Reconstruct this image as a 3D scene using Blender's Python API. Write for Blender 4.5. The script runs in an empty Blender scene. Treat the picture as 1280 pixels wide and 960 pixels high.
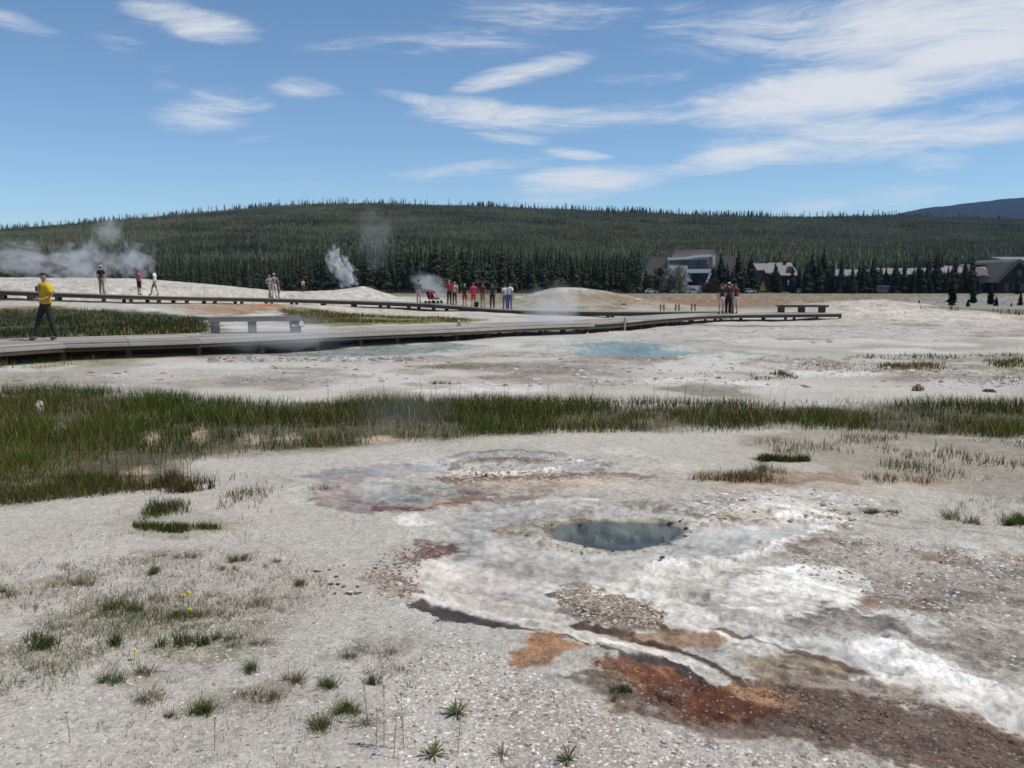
import bpy, bmesh, math, random
import numpy as np
from mathutils import Vector, Matrix, Euler
random.seed(7); rng = np.random.default_rng(7)
S = bpy.context.scene
COL = S.collection
R = math.radians

# ---------------------------------------------------------------- camera
FPX = 1100.0                       # focal length in photo pixels (photo is 1280 wide)
CAMZ = 2.0
PITCH = math.atan((480 - 346) / FPX)
cam = bpy.data.cameras.new('camera'); camo = bpy.data.objects.new('camera', cam); COL.objects.link(camo)
cam.sensor_width = 36.0; cam.lens = 36.0 * FPX / 1280.0
cam.clip_start = 0.05; cam.clip_end = 30000
camo.location = (0, 0, CAMZ); camo.rotation_euler = (math.pi / 2 - PITCH, 0, 0)
S.camera = camo

# ---------------------------------------------------------------- light
SUN_EL, SUN_AZ = R(61), R(98)
sun = bpy.data.lights.new('sun', 'SUN'); suno = bpy.data.objects.new('sun', sun); COL.objects.link(suno)
sun.energy = 4.2; sun.angle = R(0.5); sun.color = (1.0, 0.955, 0.88)
sd_ = Vector((math.sin(SUN_AZ) * math.cos(SUN_EL), math.cos(SUN_AZ) * math.cos(SUN_EL), math.sin(SUN_EL)))
suno.rotation_euler = sd_.to_track_quat('Z', 'Y').to_euler()
S.view_settings.view_transform = 'Standard'; S.view_settings.look = 'None'
S.view_settings.exposure = 0.0; S.view_settings.gamma = 1.0
try:
    S.view_settings.use_curve_mapping = False
except Exception:
    pass
S.render.engine = 'CYCLES'
S.cycles.use_denoising = True
S.cycles.max_bounces = 6; S.cycles.diffuse_bounces = 2; S.cycles.glossy_bounces = 3
S.cycles.transmission_bounces = 4; S.cycles.transparent_max_bounces = 8; S.cycles.volume_bounces = 1
S.cycles.volume_max_steps = 256
S.cycles.filter_width = 1.6

def ray(u, v):
    """direction of a photo pixel in the world (unit forward depth)"""
    rx = (u - 640.0) / FPX; ry = (480.0 - v) / FPX
    cp, sp = math.cos(PITCH), math.sin(PITCH)
    return np.array([rx, cp + ry * sp, -sp + ry * cp])

class NT:
    """tiny node-tree writer"""
    def __init__(s, tree):
        s.t = tree; s.n = tree.nodes; s.l = tree.links
    def new(s, typ, **kw):
        n = s.n.new(typ)
        for k, v in kw.items():
            setattr(n, k, v)
        return n
    def set(s, sock, v):
        if isinstance(v, bpy.types.NodeSocket):
            s.l.new(v, sock)
        elif v is not None:
            if sock.type == 'RGBA' and hasattr(v, '__len__') and len(v) == 3:
                v = (*v, 1)
            sock.default_value = v
    def math(s, op, a, b=None, c=None, clamp=False):
        n = s.new('ShaderNodeMath', operation=op); n.use_clamp = clamp
        s.set(n.inputs[0], a)
        if b is not None: s.set(n.inputs[1], b)
        if c is not None: s.set(n.inputs[2], c)
        return n.outputs[0]
    def vmath(s, op, a, b=None, scale=None):
        n = s.new('ShaderNodeVectorMath', operation=op)
        s.set(n.inputs[0], a)
        if b is not None: s.set(n.inputs[1], b)
        if scale is not None: s.set(n.inputs['Scale'], scale)
        return n.outputs['Value'] if op in ('LENGTH', 'DOT_PRODUCT', 'DISTANCE') else n.outputs[0]
    def mix(s, f, a, b, blend='MIX'):
        n = s.new('ShaderNodeMix', data_type='RGBA', blend_type=blend)
        s.set(n.inputs[0], f); s.set(n.inputs[6], a); s.set(n.inputs[7], b)
        return n.outputs[2]
    def noise(s, vec, scale, detail=3, rough=0.55, dist=0.0):
        n = s.new('ShaderNodeTexNoise'); s.set(n.inputs['Vector'], vec)
        n.inputs['Scale'].default_value = scale; n.inputs['Detail'].default_value = detail
        n.inputs['Roughness'].default_value = rough; n.inputs['Distortion'].default_value = dist
        return n.outputs[0]
    def step(s, x, a, b):
        n = s.new('ShaderNodeMapRange', interpolation_type='SMOOTHSTEP')
        s.set(n.inputs[0], x); s.set(n.inputs[1], a); s.set(n.inputs[2], b)
        n.inputs[3].default_value = 0; n.inputs[4].default_value = 1
        return n.outputs[0]

# ---------------------------------------------------------------- sky
W = bpy.data.worlds.new('World'); S.world = W; W.use_nodes = True
t = NT(W.node_tree); t.n.clear()
sky = t.new('ShaderNodeTexSky', sky_type='NISHITA')
sky.sun_disc = False; sky.sun_elevation = SUN_EL; sky.sun_rotation = SUN_AZ
sky.altitude = 2200; sky.air_density = 1.0; sky.dust_density = 0.4; sky.ozone_density = 1.6
SKY_STRENGTH = 0.118
tc = t.new('ShaderNodeTexCoord'); sx = t.new('ShaderNodeSeparateXYZ'); t.l.new(tc.outputs['Generated'], sx.inputs[0])
az = t.math('ARCTAN2', sx.outputs[0], sx.outputs[1])
el = t.math('ARCSINE', sx.outputs[2])
cx = t.new('ShaderNodeCombineXYZ'); t.set(cx.inputs[0], az); t.set(cx.inputs[1], el)
# streaky domain for the cirrus
dom = t.new('ShaderNodeMapping'); t.l.new(cx.outputs[0], dom.inputs[0])
dom.inputs['Rotation'].default_value = (0, 0, R(-5)); dom.inputs['Scale'].default_value = (3.0, 15.0, 1)
wob = t.noise(dom.outputs[0], 1.4, 3)
wv = t.vmath('ADD', dom.outputs[0], t.vmath('SCALE', t.new('ShaderNodeTexNoise').outputs[1], scale=0.0))
wn = t.new('ShaderNodeTexNoise'); t.set(wn.inputs['Vector'], dom.outputs[0]); wn.inputs['Scale'].default_value = 1.1; wn.inputs['Detail'].default_value = 3
wv = t.vmath('ADD', dom.outputs[0], t.vmath('SCALE', t.vmath('SUBTRACT', wn.outputs[1], (0.5, 0.5, 0.5)), scale=1.1))
n1 = t.noise(wv, 2.6, 7, 0.62)
n2 = t.noise(wv, 0.8, 4, 0.55)
CLOUDS = [  # photo pixel centre, radii, tilt (deg, + rises to the right), opacity
 (240, 27, 66, 17, -6, .80), (12, 25, 44, 11, -8, .62), (268, 138, 62, 24, 10, .62), (150, 52, 34, 14, -10, .34),
 (205, 104, 26, 18, 0, .30), (385, 110, 48, 13, 3, .50), (655, 91, 78, 13, 12, .72), (620, 143, 100, 17, -4, .85),
 (760, 147, 130, 15, 3, .72), (512, 123, 52, 8, -8, .60), (728, 226, 86, 17, 2, .95), (575, 214, 110, 10, 6, .55),
 (420, 231, 160, 7, 2, .30), (680, 18, 120, 15, -3, .55), (560, 52, 140, 20, 2, .36), (1035, 118, 150, 30, 4, 1.1),
 (1160, 98, 190, 24, 6, .95), (1215, 28, 210, 42, 0, 1.0), (1220, 60, 110, 26, 0, 1.15), (1030, 36, 200, 30, -2, .62), (935, 24, 110, 18, -4, .5),
 (960, 188, 130, 15, 8, .92), (1060, 172, 150, 24, 2, .80), (1200, 165, 170, 17, 2, .62), (1175, 200, 40, 14, 0, .50),
 (1010, 258, 48, 12, 3, .62), (1130, 245, 60, 14, 0, .35), (635, 172, 48, 8, -4, .55), (722, 194, 40, 7, -6, .58), (1238, 132, 36, 9, 0, .62),
 (880, 62, 90, 12, -12, .42), (800, 98, 80, 9, 2, .35), (440, 60, 80, 9, 2, .32), (500, 90, 40, 8, 0, .2), (310, 180, 40, 10, 15, .28), (690, 250, 60, 10, 0, .4)]
acc = None
for (cu, cv, ru, rv, rot, op) in CLOUDS:
    d = ray(cu, cv); d = d / np.linalg.norm(d)
    a0 = math.atan2(d[0], d[1]); e0 = math.asin(d[2])
    m = t.new('ShaderNodeMapping', vector_type='TEXTURE'); t.l.new(cx.outputs[0], m.inputs[0])
    m.inputs['Location'].default_value = (a0, e0, 0); m.inputs['Rotation'].default_value = (0, 0, R(rot))
    k = 1.0 / FPX * 1.4
    m.inputs['Scale'].default_value = (ru * k, rv * k, 1)
    ln = t.vmath('LENGTH', m.outputs[0])
    g = t.math('MULTIPLY', t.math('SUBTRACT', 1.0, t.math('MULTIPLY', ln, ln), clamp=True), op)
    acc = g if acc is None else t.math('MAXIMUM', acc, g)
# general thin cirrus everywhere else
front = t.step(t.math('ABSOLUTE', az), 0.62, 0.85)
gen = t.math('MULTIPLY', t.step(n2, 0.52, 0.78), t.math('ADD', t.math('MULTIPLY', front, 0.75), 0.10))
acc = t.math('MAXIMUM', acc, gen)
mp3 = t.new('ShaderNodeMapping'); t.l.new(wv, mp3.inputs[0]); mp3.inputs['Scale'].default_value = (1, 1.7, 1); mp3.inputs['Rotation'].default_value = (0, 0, R(6))
n3 = t.noise(mp3.outputs[0], 7.5, 6, 0.65, .6)
dens = t.math('ADD', t.math('MULTIPLY', acc, 1.2), t.math('MULTIPLY', t.math('SUBTRACT', n1, 0.60), 1.75))
dens = t.math('ADD', dens, t.math('MULTIPLY', t.math('SUBTRACT', n3, 0.5), .85))
dens = t.step(dens, 0.0, 1.15)
dens = t.math('MULTIPLY', dens, t.step(acc, 0.0, 0.35))
dens = t.math('MULTIPLY', dens, 0.90)
tint = t.mix(1.0, sky.outputs[0], (.86, 1.0, 1.05, 1), 'MULTIPLY')
cc = t.mix(dens, tint, (6.7, 6.85, 7.1, 1))
bg = t.new('ShaderNodeBackground'); t.l.new(cc, bg.inputs[0]); bg.inputs[1].default_value = SKY_STRENGTH
ow = t.new('ShaderNodeOutputWorld'); t.l.new(bg.outputs[0], ow.inputs[0])
W.cycles.sampling_method = 'AUTOMATIC'

# ---------------------------------------------------------------- helpers
def tag(o, label=None, cat=None, group=None, kind=None):
    if label: o['label'] = label
    if cat: o['category'] = cat
    if group: o['group'] = group
    if kind: o['kind'] = kind
    return o

def empty(name, loc, rz=0.0, label=None, cat=None, group=None):
    o = bpy.data.objects.new(name, None); COL.objects.link(o)
    o.location = loc; o.rotation_euler = (0, 0, rz); o.empty_display_size = 0.2
    return tag(o, label, cat, group)

def mat(name, col=(0.5, 0.5, 0.5), rough=0.8, spec=0.3, var=0.0, vscale=8.0, bump=0.0, bscale=30.0, attr=None, stretch=None):
    m = bpy.data.materials.new(name); m.use_nodes = True
    t = NT(m.node_tree); b = t.n['Principled BSDF']
    b.inputs['Roughness'].default_value = rough; b.inputs['Specular IOR Level'].default_value = spec
    tc = t.new('ShaderNodeTexCoord'); vec = tc.outputs['Object']
    if stretch:
        mp = t.new('ShaderNodeMapping'); t.l.new(vec, mp.inputs[0]); mp.inputs['Scale'].default_value = stretch; vec = mp.outputs[0]
    c = (*col, 1)
    if attr:
        a = t.new('ShaderNodeAttribute', attribute_name=attr); c = a.outputs[0]
    if var > 0:
        n = t.noise(vec, vscale, 4)
        f = t.math('ADD', t.math('MULTIPLY', t.math('SUBTRACT', n, 0.5), var * 2.4), 1.0)
        hsv = t.new('ShaderNodeHueSaturation'); t.set(hsv.inputs['Value'], f); t.set(hsv.inputs['Color'], c); c = hsv.outputs[0]
    t.set(b.inputs['Base Color'], c)
    if bump > 0:
        bn = t.new('ShaderNodeBump'); bn.inputs['Strength'].default_value = bump; bn.inputs['Distance'].default_value = 0.02
        t.set(bn.inputs['Height'], t.noise(vec, bscale, 4)); t.l.new(bn.outputs[0], b.inputs['Normal'])
    return m

def leafmat(name, attr='Col', trans=0.35, col=None, inst=False):
    m = bpy.data.materials.new(name); m.use_nodes = True
    t = NT(m.node_tree); t.n.clear()
    a = t.new('ShaderNodeAttribute', attribute_name=attr)
    if inst: a.attribute_type = 'INSTANCER'
    c = a.outputs[0] if col is None else (*col, 1)
    d = t.new('ShaderNodeBsdfDiffuse'); t.set(d.inputs[0], c)
    tr = t.new('ShaderNodeBsdfTranslucent'); t.set(tr.inputs[0], t.mix(1.0, c, (1.15, 1.15, 0.6, 1), 'MULTIPLY'))
    mx = t.new('ShaderNodeMixShader'); mx.inputs[0].default_value = trans
    t.l.new(d.outputs[0], mx.inputs[1]); t.l.new(tr.outputs[0], mx.inputs[2])
    o = t.new('ShaderNodeOutputMaterial'); t.l.new(mx.outputs[0], o.inputs[0])
    return m

def mesh_np(name, V, F, col=None, smooth=False):
    """V (n,3), F (m,k) same-size faces; col (n,3) vertex colour"""
    V = np.ascontiguousarray(V, dtype=np.float32); F = np.ascontiguousarray(F, dtype=np.int32)
    me = bpy.data.meshes.new(name); k = F.shape[1]
    me.vertices.add(len(V)); me.vertices.foreach_set('co', V.ravel())
    me.loops.add(F.size); me.loops.foreach_set('vertex_index', F.ravel())
    me.polygons.add(len(F)); me.polygons.foreach_set('loop_start', np.arange(0, F.size, k, dtype=np.int32))
    if smooth: me.polygons.foreach_set('use_smooth', np.ones(len(F), dtype=bool))
    if col is not None: add_col(me, 'Col', col)
    me.update(calc_edges=True); me.validate()
    return me

def add_col(me, name, col):
    a = me.attributes.new(name, 'FLOAT_COLOR', 'POINT')
    c = np.ones((len(col), 4), dtype=np.float32); c[:, :3] = col
    a.data.foreach_set('color', c.ravel())

def add_f(me, name, val):
    a = me.attributes.new(name, 'FLOAT', 'POINT'); a.data.foreach_set('value', np.ascontiguousarray(val, dtype=np.float32))

def obj(name, me, m=None, parent=None, loc=None, rot=None, scale=None):
    o = bpy.data.objects.new(name, me); COL.objects.link(o)
    if m is not None and len(me.materials) == 0: me.materials.append(m)
    if parent is not None: o.parent = parent
    if loc is not None: o.location = loc
    if rot is not None: o.rotation_euler = rot
    if scale is not None: o.scale = scale
    return o

class MB:
    """collects simple shapes into one mesh"""
    def __init__(s): s.v = []; s.f = []
    def add(s, V, F):
        b = len(s.v); s.v += [tuple(p) for p in V]; s.f += [tuple(i + b for i in f) for f in F]; return s
    def box(s, c, d, rz=0.0, M=None):
        x, y, z = [k / 2 for k in d]
        P = [(-x, -y, -z), (x, -y, -z), (x, y, -z), (-x, y, -z), (-x, -y, z), (x, -y, z), (x, y, z), (-x, y, z)]
        A = M if M is not None else Matrix.Rotation(rz, 4, 'Z')
        P = [tuple((A @ Vector(p)) + Vector(c)) for p in P]
        return s.add(P, [(0, 3, 2, 1), (4, 5, 6, 7), (0, 1, 5, 4), (1, 2, 6, 5), (2, 3, 7, 6), (3, 0, 4, 7)])
    def prism(s, poly, y0, y1):
        """polygon in x,z (counter-clockwise seen from -y) extruded from y0 to y1"""
        n = len(poly)
        P = [(x, y0, z) for x, z in poly] + [(x, y1, z) for x, z in poly]
        F = [tuple(range(n)), tuple(range(2 * n - 1, n - 1, -1))] + [(i, i + n, (i + 1) % n + n, (i + 1) % n) for i in range(n)]
        return s.add(P, F)
    def tube(s, p0, p1, r0, r1, n=6):
        p0, p1 = Vector(p0), Vector(p1); q = (p1 - p0).to_track_quat('Z', 'Y')
        ring = [Vector((math.cos(2 * math.pi * i / n), math.sin(2 * math.pi * i / n), 0)) for i in range(n)]
        P = [p0 + q @ (w * r0) for w in ring] + [p1 + q @ (w * r1) for w in ring]
        return s.add(P, [(i, (i + 1) % n, (i + 1) % n + n, i + n) for i in range(n)] + [tuple(range(n - 1, -1, -1)), tuple(range(n, 2 * n))])
    def mesh(s, name, smooth=False):
        me = bpy.data.meshes.new(name); me.from_pydata(s.v, [], s.f); me.update()
        if smooth:
            for p in me.polygons: p.use_smooth = True
        return me
    def build(s, name, m, parent=None, **kw): return obj(name, s.mesh(name, kw.pop('smooth', False)), m, parent, **kw)

# ---- vectorised noise
def _h(a, b, seed):
    n = (a * 374761393 + b * 668265263 + seed * 144269504) & 0xffffffff
    n = ((n ^ (n >> 13)) * 1274126177) & 0xffffffff
    return ((n ^ (n >> 16)) & 0xffff) / 65535.0
def vnoise(x, y, seed=0):
    xi = np.floor(x); yi = np.floor(y); fx = x - xi; fy = y - yi
    xi = xi.astype(np.int64); yi = yi.astype(np.int64)
    u = fx * fx * fx * (fx * (fx * 6 - 15) + 10); v = fy * fy * fy * (fy * (fy * 6 - 15) + 10)
    a = _h(xi, yi, seed); b = _h(xi + 1, yi, seed); c = _h(xi, yi + 1, seed); d = _h(xi + 1, yi + 1, seed)
    return a + (b - a) * u + (c - a) * v + (a - b - c + d) * u * v
def fbm(x, y, scale, oct=4, seed=0, gain=0.55):
    s = 0; w = 1.0; tot = 0; X = x * scale; Y = y * scale
    for k in range(oct):
        s = s + w * vnoise(X, Y, seed + 17 * k); tot += w; w *= gain
        X, Y = X * 1.9 + Y * 0.6 + 13.1, Y * 1.9 - X * 0.6 + 7.7
    return s / tot - 0.5            # about -0.5 .. 0.5
def sstep(a, b, x):
    q = np.clip((x - a) / (b - a), 0, 1); return q * q * (3 - 2 * q)
# ---------------------------------------------------------------- terrain shape
_PY = np.array([-50, 0, 14, 20, 30, 45, 60, 100, 300, 600, 6000.0])
_PZ = np.array([0, 0, 0, -0.02, -0.07, -0.48, -0.75, -1.3, -3.5, -4.6, -5.0])
def H0(x, y):
    """the broad shape of the ground"""
    r = np.hypot(x, y) * np.sign(np.where(y > 0, 1, -1)); yy = np.where(y > 0, 0.6 * y + 0.4 * np.hypot(0.5 * x, y), y)
    z = np.interp(yy, _PY, _PZ)
    # broad sinter mound behind the upper boardwalk on the left
    dx = (x + 42) / np.where(x > -42, 19.0, 40.0); dy = (y - 76) / np.where(y < 76, 16.5, 18.0)
    z = z + 2.85 * np.exp(-0.5 * np.abs(dx) ** 3.0 - 0.5 * dy ** 2)
    z = z + 0.75 * np.exp(-0.5 * ((x + 16) / 12) ** 2 - 0.5 * ((y - 62) / 10) ** 2)
    # geyser cone
    rr = np.hypot((x + 13.2) / 1.25, (y - 79) / 1.6)
    z = z + 1.4 * np.exp(-(rr / 3.6) ** 1.5) + 0.10 * np.exp(-(rr / 0.7) ** 2)
    # second rounded mound
    dx = (x - 5.0) / np.where(x < 5, 3.6, 6.5)
    z = z + 2.05 * np.exp(-0.5 * dx ** 2 - 0.5 * ((y - 84) / 7) ** 2)
    # low pale hump on the right
    z = z + 0.85 * np.exp(-0.5 * ((x - 25.5) / 3.2) ** 2 - 0.5 * ((y - 63) / 5) ** 2)
    z = z + 0.5 * np.exp(-0.5 * ((x - 34) / 8) ** 2 - 0.5 * ((y - 62) / 8) ** 2)
    return z

def g(u, v):
    """photo pixel -> x, y on the broad ground"""
    d = ray(u, v); tt = (0.0 - CAMZ) / min(d[2], -1e-3)
    for _ in range(25):
        p = d * tt; z = float(H0(np.array([p[0]]), np.array([p[1]]))[0])
        tt = 0.5 * tt + 0.5 * (z - CAMZ) / min(d[2], -1e-3)
    return (d[0] * tt, d[1] * tt)
def atz(u, v, z):
    d = ray(u, v); tt = (z - CAMZ) / d[2]; return Vector((d[0] * tt, d[1] * tt, z))
def aty(u, v, y):
    d = ray(u, v); tt = y / d[1]; return Vector((d[0] * tt, y, CAMZ + d[2] * tt))
def xu(u, y):                        # x of pixel column u at distance y (level with the horizon)
    return (u - 640) / FPX * y

# colours of the ground (linear albedo)
GRV = (.455, .425, .38); WHT = (.74, .71, .66); GRY = (.42, .40, .37); TAN = (.41, .34, .265); CRM = (.56, .505, .44)
BRN = (.21, .15, .11); ORG = (.34, .15, .055); RED = (.135, .05, .028); DRK = (.075, .07, .072); PNK = (.32, .255, .235)
LIL = (.285, .268, .262); OLV = (.12, .125, .045); GRN = (.055, .075, .022); MUD = (.29, .255, .22)

# (kind, pixel points, colour, width/softness m, edge noise m, opacity, wet, gravel, dh)
P_ = []
FFP = [(-260, 353, 50), (-60, 360, 52), (0, 363, 53), (70, 365.8, 54), (130, 368, 55), (200, 370, 57), (270, 371.5, 60), (340, 373, 62), (440, 376, 64), (540, 380, 62.5)]
FFW = np.array([tuple(aty(*p)) for p in FFP])
def trough(x, y):
    """the ground lies half a metre under the upper boardwalk"""
    z0 = H0(x, y); I = np.nonzero((y > 42) & (y < 70) & (x < 5) & (x > -70))[0]; dz = np.zeros(x.shape)
    if len(I) == 0: return dz
    xx, yy = x[I], y[I]; best = np.full(len(I), 1e9); dk = np.zeros(len(I))
    for i in range(len(FFW) - 1):
        a, b = FFW[i], FFW[i + 1]; ex, ey = b[0] - a[0], b[1] - a[1]
        q = np.clip(((xx - a[0]) * ex + (yy - a[1]) * ey) / (ex * ex + ey * ey), 0, 1); d = np.hypot(xx - a[0] - q * ex, yy - a[1] - q * ey)
        m = d < best; best[m] = d[m]; dk[m] = (a[2] + q * (b[2] - a[2]))[m]
    dz[I] = np.minimum(0, dk - .52 - z0[I]) * (1 - sstep(1.6, 6.5, best)); return dz
def poly(pts, col, soft=.03, na=.10, op=1.0, wet=0.0, grav=None, dh=0.0, dsoft=None): P_.append(('p', pts, col, soft, na, op, wet, grav, dh, 0, dsoft))
def line(pts, col, w, soft=.02, na=.06, op=1.0, wet=0.0, grav=None, dh=0.0): P_.append(('l', pts, col, soft, na, op, wet, grav, dh, w, None))

# -- far ground
poly([(-600, 384), (-100, 366), (700, 366), (1500, 366), (3000, 366), (3000, 371), (1500, 372), (1060, 378), (1000, 381), (760, 384), (620, 380), (300, 378)], (.20, .172, .115), 3, 4)
poly([(1000, 379), (1110, 374), (1180, 384), (1280, 396), (1280, 420), (1060, 412), (1030, 395)], (.40, .365, .315), 1.5, 3, .9)
poly([(735, 373.5), (800, 372), (930, 372.5), (1010, 374), (1000, 380), (900, 382), (800, 381), (745, 379)], (.25, .165, .115), 2.5, 4, .75)
poly([(820, 375), (930, 375.5), (985, 378), (900, 379.5), (830, 378)], (.255, .14, .095), 1.5, 2.5, .7)
poly([(1120, 371), (1300, 370.5), (1700, 370.5), (1700, 381), (1280, 384), (1180, 381)], (.215, .21, .20), 2.0, 2.0, .95)
poly([(1140, 381), (1280, 386), (1700, 388), (1700, 396), (1280, 395), (1210, 391), (1150, 385)], (.12, .105, .06), 1.5, 2.5, .85)
poly([(1190, 396), (1240, 395.5), (1500, 397), (1500, 401), (1280, 401.5), (1215, 399)], (.42, .31, .23), .8, 1.2, .7)
poly([(640, 372), (700, 364), (790, 372), (760, 376), (660, 377)], (.47, .43, .37), 1.0, 3, .9)
poly([(1035, 384), (1060, 376), (1110, 375), (1150, 383), (1230, 390), (1280, 396), (1280, 404), (1100, 400), (1040, 396)], (.50, .46, .40), 1.0, 1.5, .85)
poly([(630, 377), (700, 374), (800, 381), (860, 386), (640, 386)], (.20, .20, .12), 1.5, 3, .75)
# -- left: mound, grass field behind the walk
poly([(-500, 340), (200, 340), (330, 366), (560, 372), (600, 384), (300, 384), (-500, 378)], (.47, .44, .395), 3, 3, .9)
poly([(-500, 390), (0, 386), (60, 384), (120, 386), (200, 392), (262, 397), (270, 420), (0, 426), (-500, 440)], (.042, .052, .02), .5, .9, .97)
poly([(0, 382.5), (60, 382), (90, 386), (40, 388), (0, 389)], (.20, .15, .09), .5, .9, .9)
poly([(225, 379), (300, 377), (365, 380), (350, 390), (290, 398), (240, 392)], (.27, .165, .10), .8, 1.5, .85)
poly([(318, 380.3), (345, 380.2), (344, 383), (320, 383)], (.42, .17, .05), .4, .6, .9)
poly([(345, 384), (390, 386), (450, 392), (590, 398), (600, 403), (380, 408), (350, 398)], (.16, .15, .055), .6, 1.4, .95)
poly([(400, 380), (500, 381), (580, 389), (585, 396), (480, 393), (410, 388)], (.46, .40, .33), .6, 1.0, .9)
poly([(130, 409), (270, 408), (265, 416), (120, 418)], (.25, .17, .06), .4, .7, .8)
# -- the white flat between walk and meadow
poly([(640, 408), (1060, 404), (1600, 402), (1600, 420), (1000, 424), (880, 428), (800, 422), (700, 424), (640, 420)], (.41, .385, .355), .7, 1.6, .75)
line([(770, 406.5), (900, 406), (1050, 408)], (.20, .155, .12), .9, .4, .7, .85)
poly([(590, 447), (650, 430), (700, 420), (800, 421), (830, 428), (880, 438), (1000, 440), (940, 448), (760, 450)], (.40, .42, .38), .25, .7, .8, .35)
poly([(288, 446), (330, 433), (420, 428), (560, 426), (600, 432), (560, 444), (420, 449)], (.37, .40, .385), .2, .5, .95, .55, 0.1)
poly([(470, 436), (520, 434), (560, 437), (520, 440)], (.25, .29, .29), .15, .3, .8, .7, 0)
poly([(600, 456), (720, 450), (800, 460), (740, 476), (620, 470)], (.37, .345, .34), .3, .6, .85, .2)
poly([(1050, 446), (1160, 442), (1300, 440), (1300, 444), (1180, 448), (1090, 450)], (.16, .16, .09), .25, .6, .55)
poly([(1090, 455), (1180, 452), (1160, 460), (1100, 462)], (.16, .13, .085), .25, .6, .6)
poly([(1225, 450), (1320, 448), (1320, 461), (1240, 461)], (.15, .145, .06), .25, .5, .75)
poly([(925, 466), (985, 465), (1000, 475), (940, 477)], (.17, .14, .09), .2, .5, .75)
poly([(1000, 470), (1100, 474), (1200, 480), (1300, 482), (1300, 476), (1150, 470), (1080, 468)], (.40, .385, .39), .2, .5, .6)
poly([(-100, 452), (0, 454), (120, 446), (250, 438), (400, 432), (420, 434), (260, 444), (130, 454), (60, 458), (-100, 464)], (.20, .20, .09), .25, .6, .7)
poly([(500, 420), (575, 414), (640, 418), (580, 425), (510, 427)], (.22, .21, .10), .2, .5, .7)
poly([(0, 468), (60, 463), (75, 470), (30, 476), (-40, 478)], (.21, .16, .08), .15, .35, .85)
poly([(270, 445), (520, 446), (510, 452), (300, 453)], (.33, .32, .32), .2, .5, .55)
_sr = random.Random(77)
for _ in range(110):
    a = _sr.uniform(-60, 1400); b_ = _sr.uniform(404, 490); w_ = _sr.uniform(18, 90) * (b_ - 346) / 110; h_ = w_ * _sr.uniform(.035, .075) * (b_ - 346) / 90
    if a < 640 and b_ < 455 - .04 * a: continue
    poly([(a - w_, b_), (a - w_ * .5, b_ - h_), (a + w_ * .5, b_ - h_ * .8), (a + w_, b_), (a + w_ * .4, b_ + h_), (a - w_ * .6, b_ + h_ * .8)], _sr.choice([(.25, .205, .16), (.22, .185, .14), (.34, .32, .31), (.56, .54, .51), (.30, .25, .2), (.2, .19, .13)]), .15, .5, _sr.uniform(.4, .8), _sr.choice([0, 0, .2]))
# -- the meadow: dark wet soil under the sedge
poly([(-300, 500), (0, 497), (130, 494), (300, 500), (470, 503), (640, 506), (1000, 509), (1500, 512), (1500, 552), (1280, 544), (1100, 538), (1000, 533), (900, 537),
      (700, 539), (600, 544), (480, 551), (430, 554), (330, 561), (250, 570), (195, 577), (220, 598), (170, 613), (110, 622), (0, 630), (-300, 645)], (.092, .084, .046), .22, .35, .94)
poly([(-300, 604), (0, 602), (90, 596), (170, 598), (225, 604), (150, 618), (60, 624), (-300, 640)], (.17, .125, .06), .08, .3, .75)
for (a, b, c, d_) in ((70, 536, 12, 8), (252, 545, 11, 9), (315, 550, 20, 9), (360, 549, 16, 7), (470, 549, 26, 6), (190, 548, 10, 9), (130, 600, 32, 5), (175, 592, 22, 8), (480, 510, 10, 6)):
    poly([(a - c, b), (a, b - d_), (a + c, b), (a, b + d_)], (.44, .345, .25), .1, .16, .9)
# -- right: scrubby ground below the meadow
poly([(930, 545), (1060, 540), (1300, 550), (1500, 556), (1500, 610), (1300, 606), (1180, 604), (1050, 585), (960, 575)], (.235, .205, .14), .15, .55, .55)
poly([(845, 592), (940, 587), (1050, 592), (1180, 600), (1160, 607), (1000, 604), (870, 604)], (.30, .215, .135), .1, .3, .75)
poly([(935, 572), (1010, 571), (1012, 578), (945, 579)], (.09, .095, .035), .05, .12, .8)
poly([(870, 604), (1000, 607), (1190, 609), (1280, 616), (1180, 618), (1000, 616), (900, 614)], (.50, .38, .29), .08, .25, .6)
# -- terraces in the middle
poly([(330, 600), (380, 585), (460, 570), (650, 556), (800, 560), (900, 585), (860, 612), (780, 630), (560, 650), (480, 640), (380, 640)], (.445, .41, .365), .15, .35, .7)
poly([(378, 596), (405, 588), (440, 584), (520, 580), (560, 583), (545, 590), (470, 596), (440, 606), (400, 606)], LIL, .07, .12, .9, .75, .1)
poly([(392, 606), (420, 596), (445, 604), (470, 618), (560, 626), (600, 626), (545, 637), (470, 638), (398, 637)], (.32, .26, .24), .07, .14, .95, .55, .15)
poly([(442, 612), (470, 603), (520, 600), (610, 612), (616, 619), (575, 627), (500, 630), (455, 624)], (.36, .355, .32), .08, .08, .95, .8, 0, -.012)
line([(472, 635), (500, 636), (535, 634)], (.16, .075, .06), .05, .03, .08, .9, .5, .3)
poly([(536, 628), (570, 622), (600, 622), (604, 630), (560, 636)], (.55, .40, .29), .05, .1, .9, .2)
poly([(560, 622), (600, 614), (612, 626), (585, 631)], (.22, .14, .12), .04, .1, .8, .4)
line([(556, 598), (640, 597), (740, 593), (800, 597)], (.255, .165, .12), .10, .06, .12, .8, .2, .6)
poly([(560, 602), (700, 598), (770, 596), (790, 606), (700, 614), (610, 612)], (.43, .345, .28), .08, .15, .85)
poly([(530, 592), (540, 578), (575, 567), (630, 563), (690, 566), (705, 574), (690, 580), (640, 573), (580, 576), (560, 584), (570, 592)], GRY, .06, .08, .95, .7, 0)
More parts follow.
